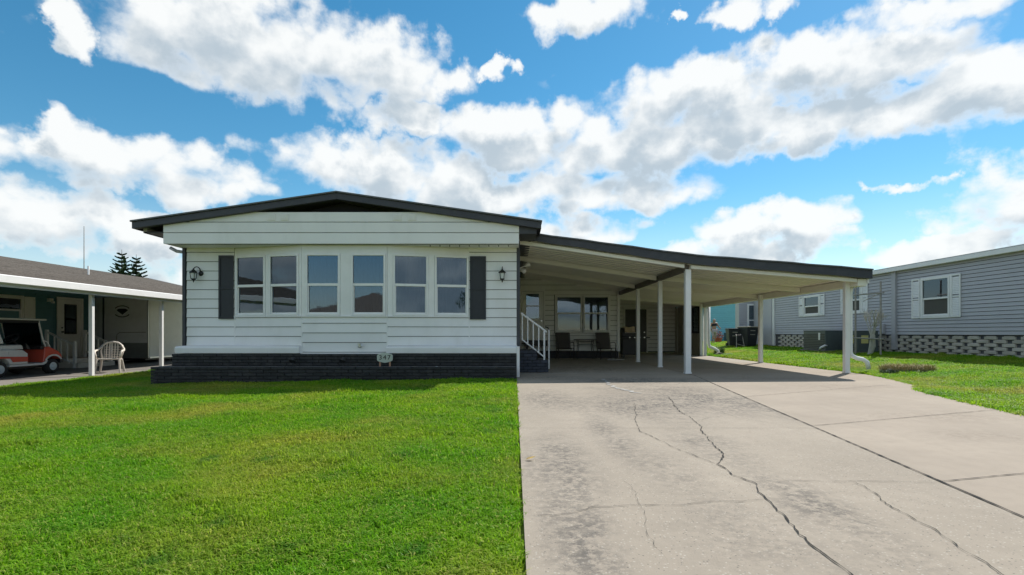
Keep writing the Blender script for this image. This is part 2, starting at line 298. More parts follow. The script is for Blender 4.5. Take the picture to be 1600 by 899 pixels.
def grass_mat():
    m = bpy.data.materials.new('grass_blade'); m.use_nodes = True; nt = m.node_tree; nt.nodes.clear(); L = nt.links.new
    geo = nt.nodes.new('ShaderNodeNewGeometry'); P = geo.outputs['Position']
    def noise(s, d=3, off=0.0):
        n = nt.nodes.new('ShaderNodeTexNoise'); n.inputs['Scale'].default_value = s; n.inputs['Detail'].default_value = d
        a = nt.nodes.new('ShaderNodeVectorMath'); a.inputs[1].default_value = (off, off*1.7, 0); L(P, a.inputs[0]); L(a.outputs[0], n.inputs['Vector']); return n.outputs[0]
    def mr(v, a, b_, c=0., d=1.):
        n = nt.nodes.new('ShaderNodeMapRange'); L(v, n.inputs[0])
        for i, x in enumerate((a, b_, c, d)): n.inputs[1+i].default_value = x
        return n.outputs[0]
    def mix(f, a, b_):
        n = nt.nodes.new('ShaderNodeMix'); n.data_type = 'RGBA'; L(f, n.inputs[0])
        for i, v in ((6, a), (7, b_)):
            if isinstance(v, tuple): n.inputs[i].default_value = (*v, 1)
            else: L(v, n.inputs[i])
        return n.outputs[2]
    col = mix(mr(noise(0.75, 3), 0.35, 0.65), (0.145, 0.395, 0.012), (0.285, 0.480, 0.014))
    col = mix(mr(noise(0.5, 7, 31), 0.48, 0.67, 0, 0.62), col, (0.50, 0.43, 0.085))       # dry, straw-tinged areas
    col = mix(mr(noise(2.2, 4, 11), 0.60, 0.72, 0, 0.75), col, (0.055, 0.22, 0.022))        # dark clumps
    rn = nt.nodes.new('ShaderNodeAttribute'); rn.attribute_name = 'tone'
    col = mix(mr(rn.outputs['Fac'], 0.78, 0.98, 0, 0.7), col, (0.42, 0.37, 0.12))            # dead blades
    sc = nt.nodes.new('ShaderNodeVectorMath'); sc.operation = 'SCALE'; L(col, sc.inputs[0]); L(mr(rn.outputs['Fac'], 0, 1, 0.7, 1.25), sc.inputs['Scale'])
    d = nt.nodes.new('ShaderNodeBsdfPrincipled'); d.inputs['Roughness'].default_value = 0.5; d.inputs['Specular IOR Level'].default_value = 0.25; L(sc.outputs[0], d.inputs['Base Color'])
    t = nt.nodes.new('ShaderNodeBsdfTranslucent'); L(sc.outputs[0], t.inputs[0])
    mx = nt.nodes.new('ShaderNodeMixShader'); mx.inputs[0].default_value = 0.58; L(d.outputs[0], mx.inputs[1]); L(t.outputs[0], mx.inputs[2])
    o = nt.nodes.new('ShaderNodeOutputMaterial'); L(mx.outputs[0], o.inputs[0]); return m
GRASS = grass_mat()

# ------------------------------------------------------------------ builders
WL = {}
def link(o, parent=None):
    COL.objects.link(o)
    if parent is not None:
        o.parent = parent; o.matrix_parent_inverse = Matrix.Translation(-WL.get(parent.name, Vector((0, 0, 0))))
    return o
def tag(o, label, cat, group=None):
    o['label'] = label; o['category'] = cat
    if group: o['group'] = group
    return o
def struct(o): o['kind'] = 'structure'; return o
def thing(name, label, cat, loc, group=None):
    o = bpy.data.objects.new(name, None); COL.objects.link(o); o.location = loc; o.empty_display_size = 0.2
    WL[o.name] = Vector(loc); return tag(o, label, cat, group)

class MB:
    def __init__(s, M=None): s.v = []; s.f = []; s.m = M
    def add(s, vs, fs):
        o = len(s.v)
        for p in vs:
            p = Vector(p); s.v.append(tuple(s.m @ p) if s.m else tuple(p))
        s.f += [tuple(i+o for i in f) for f in fs]; return s
    def box(s, x0, x1, y0, y1, z0, z1):
        return s.add([(x0,y0,z0),(x1,y0,z0),(x1,y1,z0),(x0,y1,z0),(x0,y0,z1),(x1,y0,z1),(x1,y1,z1),(x0,y1,z1)],
              [(0,3,2,1),(4,5,6,7),(0,1,5,4),(1,2,6,5),(2,3,7,6),(3,0,4,7)])
    def prism(s, pts, d):            # closed polygon of 3-D points swept by vector d
        n = len(pts); d = Vector(d); a = [Vector(p) for p in pts]
        return s.add(a+[p+d for p in a], [tuple(range(n)), tuple(range(2*n-1, n-1, -1))]+[(i, i+n, (i+1) % n+n, (i+1) % n) for i in range(n)])
    def tube(s, pts, r, n=8, caps=True):
        pts = [Vector(p) for p in pts]; rs = r if isinstance(r, (list, tuple)) else [r]*len(pts); vs = []; fs = []
        up = None
        for i, p in enumerate(pts):
            t = (pts[min(i+1, len(pts)-1)]-pts[max(i-1, 0)]).normalized()
            if up is None: up = Vector((0, 0, 1)) if abs(t.z) < 0.9 else Vector((1, 0, 0))
            a = t.cross(up).normalized(); b = a.cross(t).normalized(); up = b
            for k in range(n):
                q = 2*math.pi*k/n; vs.append(p+rs[i]*(math.cos(q)*a+math.sin(q)*b))
        for i in range(len(pts)-1):
            for k in range(n): fs.append((i*n+k, i*n+(k+1) % n, (i+1)*n+(k+1) % n, (i+1)*n+k))
        if caps: fs += [tuple(range(n-1, -1, -1)), tuple(range((len(pts)-1)*n, len(pts)*n))]
        return s.add(vs, fs)
    def lathe(s, prof, c=(0, 0, 0), axis='Z', n=14):     # prof: (radius, along)
        vs = []; fs = []
        for r, z in prof:
            for k in range(n):
                q = 2*math.pi*k/n; a, b = r*math.cos(q), r*math.sin(q)
                v = {'Z': (a, b, z), 'Y': (a, z, b), 'X': (z, a, b)}[axis]; vs.append((v[0]+c[0], v[1]+c[1], v[2]+c[2]))
        for i in range(len(prof)-1):
            for k in range(n): fs.append((i*n+k, i*n+(k+1) % n, (i+1)*n+(k+1) % n, (i+1)*n+k))
        fs += [tuple(range(n-1, -1, -1)), tuple(range((len(prof)-1)*n, len(prof)*n))]
        return s.add(vs, fs)
    def mesh(s, name, m, smooth=False, bevel=0, seg=1, subd=0):
        me = bpy.data.meshes.new(name); me.from_pydata(s.v, [], s.f)
        bm = bmesh.new(); bm.from_mesh(me); bmesh.ops.recalc_face_normals(bm, faces=bm.faces)
        if bevel: bmesh.ops.bevel(bm, geom=list(bm.edges), offset=bevel, segments=seg, affect='EDGES', clamp_overlap=True, profile=0.5)
        bm.to_mesh(me); bm.free(); me.materials.append(m)
        if smooth:
            for p in me.polygons: p.use_smooth = True
        return me
    def obj(s, name, m, parent=None, **k):
        return link(bpy.data.objects.new(name, s.mesh(name, m, **k)), parent)
def frame_m(loc, ang): return Matrix.Translation(loc) @ Matrix.Rotation(ang, 4, 'Z')

def plank_wall(parent, M, w, z0, z1, pitch, m, openings=(), name='plank', out=0.026, wob=0.0015, gap=0.013):
    """lap siding on local wall x 0..w, outward -y, one object for each plank"""
    z = z0
    while z < z1-0.01:
        zt = min(z+pitch, z1)
        br = sorted({z, zt} | {v for op in openings for v in op[2:4] if z+0.015 < v < zt-0.015})
        e = random.uniform(-wob, wob); o = out+e
        dep = lambda h: o+(0.006-o)*max(0, (h-z-gap))/(zt-z-gap)
        for bi, (za, zb) in enumerate(zip(br, br[1:])):
            cuts = [(0, w)]
            for (a, b, c, d) in openings:
                if c < zb-0.016 and d > za+0.016:
                    nx = []
                    for (p, q) in cuts:
                        if b <= p or a >= q: nx.append((p, q)); continue
                        if a > p+0.01: nx.append((p, a))
                        if b < q-0.01: nx.append((b, q))
                    cuts = nx
            zl = za+gap if bi == 0 else za
            for (p, q) in cuts:
                MB(M).prism([(p, -0.002, zl), (p, -dep(zl), zl), (p, -dep(zb), zb), (p, -0.002, zb)], (q-p, 0, 0)).obj(name, m, parent)
        z += pitch

def window(parent, M, w, z0, z1, trim, back, mid=0.53, fw=0.055, double=True, casing=0.0, name='window', grilles=0):
    """double-hung window on a local wall: x centred on 0, outward -y"""
    h = w/2; f = MB(M)
    zs = z0+(z1-z0)*(1-mid)
    f.box(-h, -h+fw, -0.045, 0.05, z0, z1).box(h-fw, h, -0.045, 0.05, z0, z1)
    f.box(-h+fw, h-fw, -0.043, 0.05, z1-fw, z1).box(-h+fw, h-fw, -0.043, 0.05, z0, z0+fw)
    if casing: f.box(-h-casing, -h-0.002, -0.03, 0.03, z0-casing, z1+casing).box(h+0.002, h+casing, -0.03, 0.03, z0-casing, z1+casing).box(-h-0.001, h+0.001, -0.028, 0.03, z1+0.002, z1+casing).box(-h-0.001, h+0.001, -0.05, 0.03, z0-casing, z0-0.002)
    o = f.obj(name, trim, parent, bevel=0.004)
    MB(M).box(-h+fw+0.001, h-fw-0.001, -0.03, 0.03, zs-0.03, zs+0.03).obj('meeting_rail', trim, o, bevel=0.003)
    # lower sash has its own slim frame, set behind the upper
    MB(M).box(-h+fw+0.001, -h+fw+0.024, -0.012, 0.03, z0+fw+0.001, zs-0.031).box(h-fw-0.024, h-fw-0.001, -0.012, 0.03, z0+fw+0.001, zs-0.031).box(-h+fw+0.025, h-fw-0.025, -0.012, 0.03, z0+fw+0.001, z0+fw+0.03).obj('lower_sash', trim, o)
    MB(M).box(-h+fw-0.01, h-fw+0.01, -0.008, -0.003, zs, z1-fw+0.01).obj('pane', GLASS, o)
    MB(M).box(-h+fw-0.01, h-fw+0.01, 0.012, 0.017, z0+fw-0.01, zs).obj('pane', GLASS, o)
    # curtain with soft folds
    n = 26; c = MB(M); vs = []
    for i in range(n+1):
        x = -h+0.02+(w-0.04)*i/n; y = 0.12+0.018*math.sin(i*1.9+w*9)+0.01*math.sin(i*0.7)
        vs += [(x, y, z0+0.01), (x, y+0.01*math.sin(i), z1-0.01)]
    c.add(vs, [(2*i, 2*i+2, 2*i+3, 2*i+1) for i in range(n)])
    c.obj('curtain', back, o, smooth=True)
    MB(M).box(-h+0.001, h-0.001, 0.16, 0.18, z0, z1).obj('room_shade', DKIN, o)
    return o

def shutter(parent, M, x0, x1, z0, z1, m, louver=False):
    f = MB(M); t = 0.035; fr = 0.045; zm = z0+(z1-z0)*0.48
    f.box(x0, x0+fr, -t, 0, z0, z1).box(x1-fr, x1, -t, 0, z0, z1)
    for a, b in ((z0, z0+fr*1.3), (zm-fr/2, zm+fr/2), (z1-fr*1.3, z1)): f.box(x0+fr, x1-fr, -t, 0, a, b)
    o = f.obj('shutter', m, parent, bevel=0.003)
    if louver:
        n = int((z1-z0-0.12)/0.055)
        for i in range(n):
            z = z0+0.07+i*0.055
            if abs(z-zm) < 0.05: continue
            MB(M).prism([(x0+fr, -0.005, z), (x0+fr, -0.028, z), (x0+fr, -0.012, z+0.05), (x0+fr, -0.004, z+0.05)], (x1-x0-2*fr, 0, 0)).obj('slat', m, o)
    else:
        for a, b in ((z0+fr*1.3, zm-fr/2), (zm+fr/2, z1-fr*1.3)): MB(M).box(x0+fr, x1-fr, -0.018, -0.004, a, b).obj('panel', m, o)
    return o

def bricks(parent, M, w, z0, courses, ch, bl, depth, m, name='brick', rag=0.006):
    """running-bond face on local x 0..w, outward -y; each brick its own object sharing a few meshes"""
    cache = {}
    for c in range(courses):
        x = -bl/2 if c % 2 else 0.0
        while x < w-0.01:
            a, b = max(x, 0), min(x+bl, w); L_ = round(b-a-0.008, 3); x += bl
            if L_ < 0.03: continue
            k = (L_, random.randrange(2))
            if k not in cache: cache[k] = MB().box(0, L_, 0, depth, 0, ch-0.009).mesh(name, m, bevel=0.006)
            o = bpy.data.objects.new(name, cache[k]); link(o, parent)
            o.matrix_basis = M @ Matrix.Translation((a+0.004, -random.uniform(0, rag), z0+c*ch+0.004))

def gz(x, y):
    if x < 0: return max(-0.2, 0.0155*x)
    if x > 8.3: return min(0.28, (x-8.3)*0.05)
    return 0.0

# ------------------------------------------------------------------ ground, street
xs = sorted(set([-700, -300, -120, -60, -40, -30, -25]+[i*0.5-20 for i in range(0, 90)]+[28, 35, 60, 120, 300, 700]))
ys = sorted(set([-300, -120, -60, -40, -30, -20, -12, -8, -4]+[i*1.0-2 for i in range(0, 44)]+[50, 70, 120, 300, 900]))
g = MB(); nx = len(xs)
g.v = [(x, y, gz(x, y)-0.035+(0.006*math.sin(x*3.1+y*1.7) if -12 < x < 0 else 0)) for y in ys for x in xs]
g.f = [(j*nx+i, j*nx+i+1, (j+1)*nx+i+1, (j+1)*nx+i) for j in range(len(ys)-1) for i in range(nx-1)]
struct(g.obj('ground', GROUND))
struct(MB().box(-200, 200, -12.5, -5.5, -0.15, -0.022).obj('street', ASPH))
struct(MB().box(-200, -0.0, -5.48, -5.2, -0.15, 0.04).box(7.5, 200, -5.48, -5.2, -0.15, 0.04).obj('kerb', FLOORG, bevel=0.02))

# ------------------------------------------------------------------ driveway slabs with open joints
drv = bpy.data.objects.new('driveway', None); COL.objects.link(drv); struct(drv); WL['driveway'] = Vector((0, 0, 0))
def jx(y): return 4.28-(12.2-y)*0.16        # the long joint between the old and the new concrete
def split(poly, p, q):
    p = Vector(p); q = Vector(q); d = q-p; n = Vector((-d.y, d.x)); A = []; B = []
    for i in range(len(poly)):
        a = Vector(poly[i]); b = Vector(poly[(i+1) % len(poly)]); sa = (a-p).dot(n); sb = (b-p).dot(n)
        (A if sa >= 0 else B).append(a)
        if (sa >= 0) != (sb >= 0):
            t = sa/(sa-sb); c = a+(b-a)*t; A.append(c); B.append(c.copy())
    return A, B
def slab(poly, m, gap=0.007, z=0.0, t=0.1):
    bm = bmesh.new(); vs = [bm.verts.new((p[0], p[1], z)) for p in poly]; f = bm.faces.new(vs); f.normal_update()
    if f.normal.z < 0: f.normal_flip()
    r = bmesh.ops.inset_region(bm, faces=[f], thickness=gap)
    bmesh.ops.delete(bm, geom=r['faces'], context='FACES')
    f = bm.faces[:][0]; e = bmesh.ops.inset_region(bm, faces=[f], thickness=0.006)
    for ff in e['faces']: pass
    outer = [v for v in bm.verts if v.is_boundary]
    for v in outer: v.co.z -= 0.005
    bd = [x for x in bm.edges if x.is_boundary]; ex = bmesh.ops.extrude_edge_only(bm, edges=bd)
    for v in ex['geom']:
        if isinstance(v, bmesh.types.BMVert): v.co.z -= t
    me = bpy.data.meshes.new('slab'); bm.to_mesh(me); bm.free(); me.materials.append(m)
    return link(bpy.data.objects.new('slab', me), drv)
left = [(0.05, -5.2), (jx(-5.2), -5.2), (jx(12.66), 12.66), (0.05, 12.66)]
B_, A_ = split(left, (0, 5.4), (4, 5.4))
for p in (A_, B_): slab(p, AGGC)
slab([(0.12, 12.66), (4.28, 12.66), (4.28, 26.7), (0.12, 26.7)], OLDC)
Rb = [(jx(-5.2), -5.2), (7.2, -5.2), (6.0, 0), (6.0, 5.4), (6.3, 6.6), (7.0, 8.9), (7.75, 9.9), (8.45, 11.8), (8.62, 12.6), (8.62, 26.7), (4.28, 26.7), (4.28, 12.2)]
pieces = [Rb]
for p, q in (((2.85, 3.46), (3.65, 3.67)), ((3.25, 5.55), (6.33, 6.72)), ((3.64, 8.08), (5.63, 9.1)), ((4.15, 11.4), (8.4, 11.15)), ((4.2, 17.5), (9, 17.5))):
    nw = []
    for pc in pieces: nw += [x for x in split(pc, p, q) if len(x) >= 3]
    pieces = nw
for pc in pieces: slab(pc, SMOOTHC if min(v[1] for v in pc) < 17 else OLDC)
def seam(P, w=0.022):
    P = [Vector(p) for p in P]; Q = []
    for a, b in zip(P, P[1:]):
        n = max(2, int((b-a).length/0.06)); Q += [a.lerp(b, i/n) for i in range(n)]
    Q.append(P[-1]); vs = []
    for i, p in enumerate(Q):
        t = (Q[min(i+1, len(Q)-1)]-Q[max(0, i-1)]).normalized(); nrm = Vector((-t.y, t.x)); ww = w*0.6*random.uniform(0.5, 1.35); c = p+nrm*random.uniform(-.002, .002)
        vs += [(*(c-nrm*ww/2), 0.0016), (*(c+nrm*ww/2), 0.0016)]
    MB().add(vs, [(2*i, 2*i+1, 2*i+3, 2*i+2) for i in range(len(Q)-1)]).obj('dirt_filled_joint', CRACK, drv)
seam([(jx(-5), -5), (4.28, 12.2)], 0.026); seam([(4.28, 12.2), (4.28, 20.6)], 0.02)
seam([(0.06, 5.4), (jx(5.4), 5.4)], 0.007); seam([(0.12, 12.66), (4.28, 12.66)], 0.012)
for p, q in (((2.88, 3.46), (5.98, 4.28)), ((3.22, 5.54), (6.33, 6.72)), ((3.64, 8.08), (7.3, 9.95)), ((4.15, 11.4), (8.3, 11.15)), ((4.3, 17.5), (8.6, 17.5))): seam([p, q], 0.016)
def gp(x, y): Z = 800/(y-521); return ((x-804)*Z/800, Z)
def crack(pts, w, m=CRACK, name='crack', z=0.0012, jag=1.0):
    P = [Vector(gp(*p)) for p in pts]; Q = []
    for a, b in zip(P, P[1:]):
        n = max(2, int((b-a).length/0.035))
        for i in range(n): Q.append(a.lerp(b, i/n))
    Q.append(P[-1]); vs = []; off = 0
    for i, p in enumerate(Q):
        t = (Q[min(i+1, len(Q)-1)]-Q[max(0, i-1)]).normalized(); nrm = Vector((-t.y, t.x))
        off = off*0.8+random.uniform(-0.012, 0.012)*jag; ww = w*0.62*random.uniform(0.25, 1.6)*min(1, 0.3+i/6, 0.3+(len(Q)-1-i)/6); c = p+nrm*off
        vs += [(*(c-nrm*ww/2), z), (*(c+nrm*ww/2), z)]
    MB().add(vs, [(2*i, 2*i+1, 2*i+3, 2*i+2) for i in range(len(Q)-1)]).obj(name, m, drv)
crack([(1044,620),(1059,639),(1087,659),(1100,676),(1112,690),(1130,710),(1122,725),(1140,742),(1180,755),(1192,772),(1225,802),(1255,835),(1292,872),(1320,897),(1350,930)], 0.013)
crack([(991,629),(993,657),(1002,674),(1050,697),(1100,717),(1130,732)], 0.008)
crack([(820,806),(875,802),(920,792),(970,789),(1015,789),(1070,787),(1120,783),(1195,781)], 0.007)
crack([(1180,754),(1240,752),(1300,752),(1350,751),(1460,753)], 0.006)
crack([(1330,751),(1355,762),(1390,790),(1450,822),(1500,855),(1565,897),(1610,930)], 0.008)
crack([(972,750),(1000,785),(1012,805),(1015,840),(1040,880)], 0.0025)
crack([(1040,688),(1110,690)], 0.005)
crack([(1120,640),(1150,652),(1226,664)], 0.005)
crack([(1059,618),(1120,617)], 0.006)
crack([(1087,659),(1110,652),(1135,650)], 0.006)
crack([(942,592),(950,601),(972,608),(1003,615)], 0.10, PATCH, 'mortar_patch', 0.002, 2.5)
crack([(1000,607),(1060,608)], 0.012, CRACK)

# ------------------------------------------------------------------ main house
H = thing('mobile_home', 'white lap-sided mobile home with charcoal roof and six-pane bay window', 'house', (-4, 12.2, 0))
I4 = Matrix.Identity(4)
WY = 12.2
core = MB().box(-7.82, 0.08, 12.62, 27, 0, 3.0).obj('body', DKIN, H)
# front wall planks either side of the bay
fw = MB().box(-7.84, -6.66, WY+0.004, WY+0.06, 0.3, 3.03).obj('front_wall', LAPSHADE, H)
fw2 = MB().box(-1.08, 0.10, WY+0.004, WY+0.06, 0.3, 3.03).obj('front_wall', LAPSHADE, H)
plank_wall(fw, frame_m((-7.80, WY, 0), 0), 1.13, 0.70, 3.03, 0.222, WHITE)
plank_wall(fw2, frame_m((-1.09, WY, 0), 0), 1.14, 0.70, 3.03, 0.222, WHITE)
# side wall under the carport
sw = MB().box(0.04, 0.085, WY+0.06, 20.7, 0.28, 3.4).obj('side_wall', LAPSHADE, H)
plank_wall(sw, frame_m((0.09, WY+0.06, 0), R(90)), 8.4, 0.55, 3.3, 0.222, CREAM, openings=[(1.1, 2.1, 0.5, 2.75)])
sd = MB().box(0.075, 0.10, WY+1.2, WY+2.12, 0.72, 2.72).obj('side_door', TRIM, H)
MB().lathe([(0.03, 0), (0.03, 0.05)], (0.10, WY+2.02, 1.65), 'X').obj('door_knob', CHROME, sd)
MB().box(-7.9, -7.83, WY-0.03, WY+0.1, 0.7, 3.03).obj('corner_trim', CHAR, H)
MB().box(0.055, 0.13, WY-0.03, WY+0.06, 0.70, 3.2).obj('corner_trim', CHAR, H)
MB().box(0.045, 0.115, WY-0.6, WY-0.53, 0.0, 0.70).obj('corner_post_cap', TRIM, H, bevel=0.006)
# bay
BP = [(-6.66, WY), (-4.89, 11.78), (-2.93, 11.78), (-1.08, WY)]
bay = MB().prism([(x, y-0.0, 2.995) for x, y in BP]+[(-1.08, WY+0.3, 2.995), (-6.66, WY+0.3, 2.995)], (0, 0, 0.03)).obj('bay_wall', WHITE, H)
wins = [[(371, 414), (423, 466)], [(480, 530), (551, 601)], [(616, 667), (681, 730)]]
for k in range(3):
    a = Vector(BP[k]); b = Vector(BP[k+1]); d = b-a; w = d.length; ang = math.atan2(d.y, d.x); M = frame_m((a.x, a.y, 0), ang)
    MB(M).box(0.002, w-0.002, 0.004, 0.05, 0.56, 1.374).obj('lap_shade_board', LAPSHADE, bay)  # dark board giving the bay's plank gaps their painted shadow
    plank_wall(bay, M, w, 0.56 if k == 1 else 0.70, 1.372, 0.2215, WHITE, out=0.026)
    MB(M).box(0.002, w-0.002, -0.012, 0.05, 2.83, 2.995).obj('header_board', WHITE, bay)
    MB(M).box(0.0, w, -0.045, 0.05, 1.375, 1.405).obj('sill_band', TRIM, bay, bevel=0.004)
    ts = []
    for (x0, x1) in wins[k]:
        t = []
        for x in (x0, x1):
            s = (x-804)/800; t.append((a.x-s*a.y)/(s*d.y-d.x)*w)
        ts.append(t)
    # mullion boards
    edges = [0.0]+[v for t in ts for v in t]+[w]
    for i in (0, 2, 4):
        p, q = edges[i]-0.028 if i else edges[i]+0.002, edges[i+1]+0.028 if i < 4 else edges[i+1]-0.002
        p, q = (edges[i]+0.002 if i == 0 else edges[i]+0.03), (edges[i+1]-0.002 if i == 4 else edges[i+1]-0.03)
        if q-p > 0.01: MB(M).box(p, q, -0.02, 0.05, 1.405, 2.83).obj('mullion', TRIM, bay, bevel=0.003)
    for i, t in enumerate(ts):
        c = (t[0]+t[1])/2; ww = t[1]-t[0]+0.055
        back = CURTAINBL if (k, i) == (0, 1) else CURTAIN
        wo = window(H, M @ Matrix.Translation((c, 0, 0)), ww, 1.407, 2.828, TRIM, back, mid=0.5, fw=0.045)
for x in (BP[0], BP[1], BP[2], BP[3]):
    MB().box(x[0]-0.012, x[0]+0.012, x[1]-0.022, x[1]+0.02, 0.56 if x[1] < 12 else 0.7, 1.375).obj('corner_strip', WHITE, bay)
# base ledge boards
for x0, x1 in ((-7.72, -4.90), (-2.92, 0.06)):
    lg = MB().prism([(x0, 11.62, 0.545), (x0, 11.62, 0.665), (x0, 11.66, 0.70), (x0, 12.24, 0.72), (x0, 12.24, 0.545)], (x1-x0, 0, 0)).obj('base_ledge', WHITE, H, bevel=0.004)
MB().box(-4.9, -2.92, 11.70, 12.2, 0.50, 0.56).obj('base_ledge', WHITE, H)
# shutters, soffit, gable
shutter(H, frame_m((0, WY-0.016, 0), 0), -7.03, -6.68, 1.34, 2.85, SHUT)
shutter(H, frame_m((0, WY-0.016, 0), 0), -1.06, -0.68, 1.33, 2.83, SHUT)
MB().box(-7.95, 0.10, 11.63, 12.7, 3.03, 3.06).obj('soffit', WHITE, H)
def rt(x): return 4.19-0.144*abs(x+4)
def rb(x): return rt(x)-0.175
gp_ = MB().prism([(-7.92, 11.66, 3.03), (-7.92, 11.66, rb(-7.92)), (-5.94, 11.66, 3.74), (-2.06, 11.66, 3.74), (0.07, 11.66, rb(0.07)), (0.07, 11.66, 3.03)], (0, 0.05, 0)).obj('gable_panel', LAPSHADE, H)
zz = [3.03, 3.272, 3.512, 3.745]
for i in range(3):
    z0, z1 = zz[i]+(0.0 if i == 0 else 0.014), zz[i+1]
    def xe(z, s):
        d = (4.015-z)/0.144
        return max(-7.96, -4-d) if s < 0 else min(0.10, -4+d)
    poly = []
    for z in (z0, z1):
        pass
    pts = [(xe(z0, -1), z0), (xe(z0, 1), z0)]
    # right and left ends follow the roof slope where it cuts the plank
    for s in (1, -1):
        lim = 0.10 if s > 0 else -7.96; zl = rb(lim)
        seq = []
        if z0 < zl < z1: seq.append((lim, zl))
        seq.append((xe(z1, s), z1))
        if s < 0: seq = seq[::-1]
        pts += seq
    MB().prism([(x, 11.60, z) for x, z in pts], (0, 0.055, 0)).obj('plank', WHITE, gp_, bevel=0.003)
for x in (-5.6, -5.3, -2.75, -2.42):
    v = MB().box(x, x+0.19, 11.585, 11.602, 3.56, 3.70).obj('gable_vent', WHITE, H)
    for i in range(6): MB().box(x+0.012, x+0.178, 11.578, 11.586, 3.572+i*0.021, 3.584+i*0.021).obj('slat', WHITE, v)
MB().prism([(-6.2, 11.9, 3.5), (-4, 11.9, 4.02), (-1.8, 11.9, 3.5)], (0, 0.03, 0)).obj('gable_recess', BLACKGAP, H)
rf = MB()
for s in (-1, 1):
    xe_ = -4+s*4.58
    rf.prism([(-4, 11.62, rt(-4)-0.02), (xe_, 11.62, rt(xe_)-0.02), (xe_, 11.62, rb(xe_)+0.05), (-4, 11.62, rb(-4)+0.05)], (0, 15.6, 0))
roof = rf.obj('roof', CHAR, H)
for s in (-1, 1):
    xe_ = -4+s*4.60
    MB().prism([(-4, 11.5, rt(-4)-0.03), (xe_, 11.5, rt(xe_)-0.03), (xe_, 11.5, rb(xe_)), (-4, 11.5, rb(-4))], (0, 0.12, 0)).obj('fascia', CHAR, roof, bevel=0.004)
    MB().prism([(-4, 11.46, rt(-4)+0.005), (xe_+s*0.02, 11.46, rt(xe_)+0.005), (xe_+s*0.02, 11.46, rt(xe_)-0.029), (-4, 11.46, rt(-4)-0.029)], (0, 15.7, 0)).obj('drip_edge', CHARLT, roof, bevel=0.003)
    MB().box(xe_-0.02 if s > 0 else xe_, xe_ if s > 0 else xe_+0.02, 11.62, 27.2, rb(xe_), rt(xe_)-0.03).obj('eave_fascia', CHAR, roof)
MB().box(-8.5, -7.95, 11.75, 27, 3.30, 3.33).obj('eave_soffit', CHAR, H)
MB().box(0.10, 0.5, 11.62, 27, 3.26, 3.44).obj('eave_box', CHAR, H)
MB().box(-8.52, -8.44, 11.75, 27, 3.30, 3.42).obj('gutter', GREYTRIM, H)
# small grey gutter elbow at the left corner
MB().tube([(-8.3, 12.35, 3.06), (-8.15, 12.35, 2.98), (-7.95, 12.33, 2.95), (-7.93, 12.32, 2.85)], 0.04, 8).obj('gutter_elbow', GREYTRIM, H, smooth=True)
for i in range(9): MB().box(-1.95+i*0.225, -1.935+i*0.225, 11.78, 11.80, 2.995, 3.03).obj('light_clip', IRON, H)
MB().lathe([(0.03, 0), (0.045, 0.01), (0.02, 0.03), (0.02, 0.08)], (-3.53, 11.66, 0.71), 'Y').box(-3.56, -3.50, 11.60, 11.68, 0.74, 0.77).obj('hose_tap', CHROME, H)

# lanai back wall, door, double window
lw = MB().box(0.1, 4.22, 20.704, 20.8, 0.28, 3.4).obj('lanai_wall', LAPSHADE, H)
plank_wall(lw, frame_m((0.1, 20.7, 0), 0), 4.12, 0.28, 3.25, 0.205, CREAM, openings=[(0.15, 1.12, 0.55, 2.75), (1.5, 3.75, 1.0, 2.56)])
MB().box(0.1, 4.2, 20.68, 20.8, 0, 0.28).obj('lanai_skirting', BRICK, H)
MB().box(4.14, 4.24, 20.62, 20.74, 0.28, 2.75).obj('corner_trim', TRIM, H, bevel=0.004)
dM = frame_m((0.73, 20.68, 0), 0)
dr = MB(dM).box(-0.43, 0.43, -0.03, 0.02, 0.60, 1.60).box(-0.43, -0.26, -0.03, 0.02, 1.602, 2.68).box(0.26, 0.43, -0.03, 0.02, 1.602, 2.68).box(-0.259, 0.259, -0.03, 0.02, 2.59, 2.68).obj('lanai_door', CREAM, H, bevel=0.004)
MB(dM).box(-0.5, -0.44, -0.05, 0.03, 0.58, 2.78).box(0.44, 0.5, -0.05, 0.03, 0.58, 2.78).box(-0.439, 0.439, -0.05, 0.03, 2.69, 2.78).obj('door_frame', CREAM, dr, bevel=0.004)
MB(dM).box(-0.27, 0.27, -0.02, -0.012, 1.60, 2.59).obj('pane', GLASS, dr)
MB(dM).box(-0.27, 0.27, 0.05, 0.06, 1.60, 2.59).obj('blind', CURTAIN, dr)
MB(dM).box(-0.26, 0.26, -0.035, 0.0, 2.08, 2.12).obj('mid_rail', CREAM, dr)
MB(dM).lathe([(0.03, -0.06), (0.03, -0.03), (0.012, -0.03), (0.012, 0)], (0.36, 0, 1.5), 'Y').obj('door_knob', CHROME, dr)
MB().box(0.4, 1.3, 20.2, 20.66, 0.5, 0.72).box(0.45, 0.55, 20.25, 20.35, 0, 0.5).box(1.15, 1.25, 20.25, 20.35, 0, 0.5).obj('door_landing', BLKPL, H)
for cx, bk in ((2.20, BLIND), (3.30, CURTAIN)):
    window(H, frame_m((cx, 20.69, 0), 0), 1.04, 1.06, 2.50, CREAM, bk, mid=0.48, fw=0.05, casing=0.05)

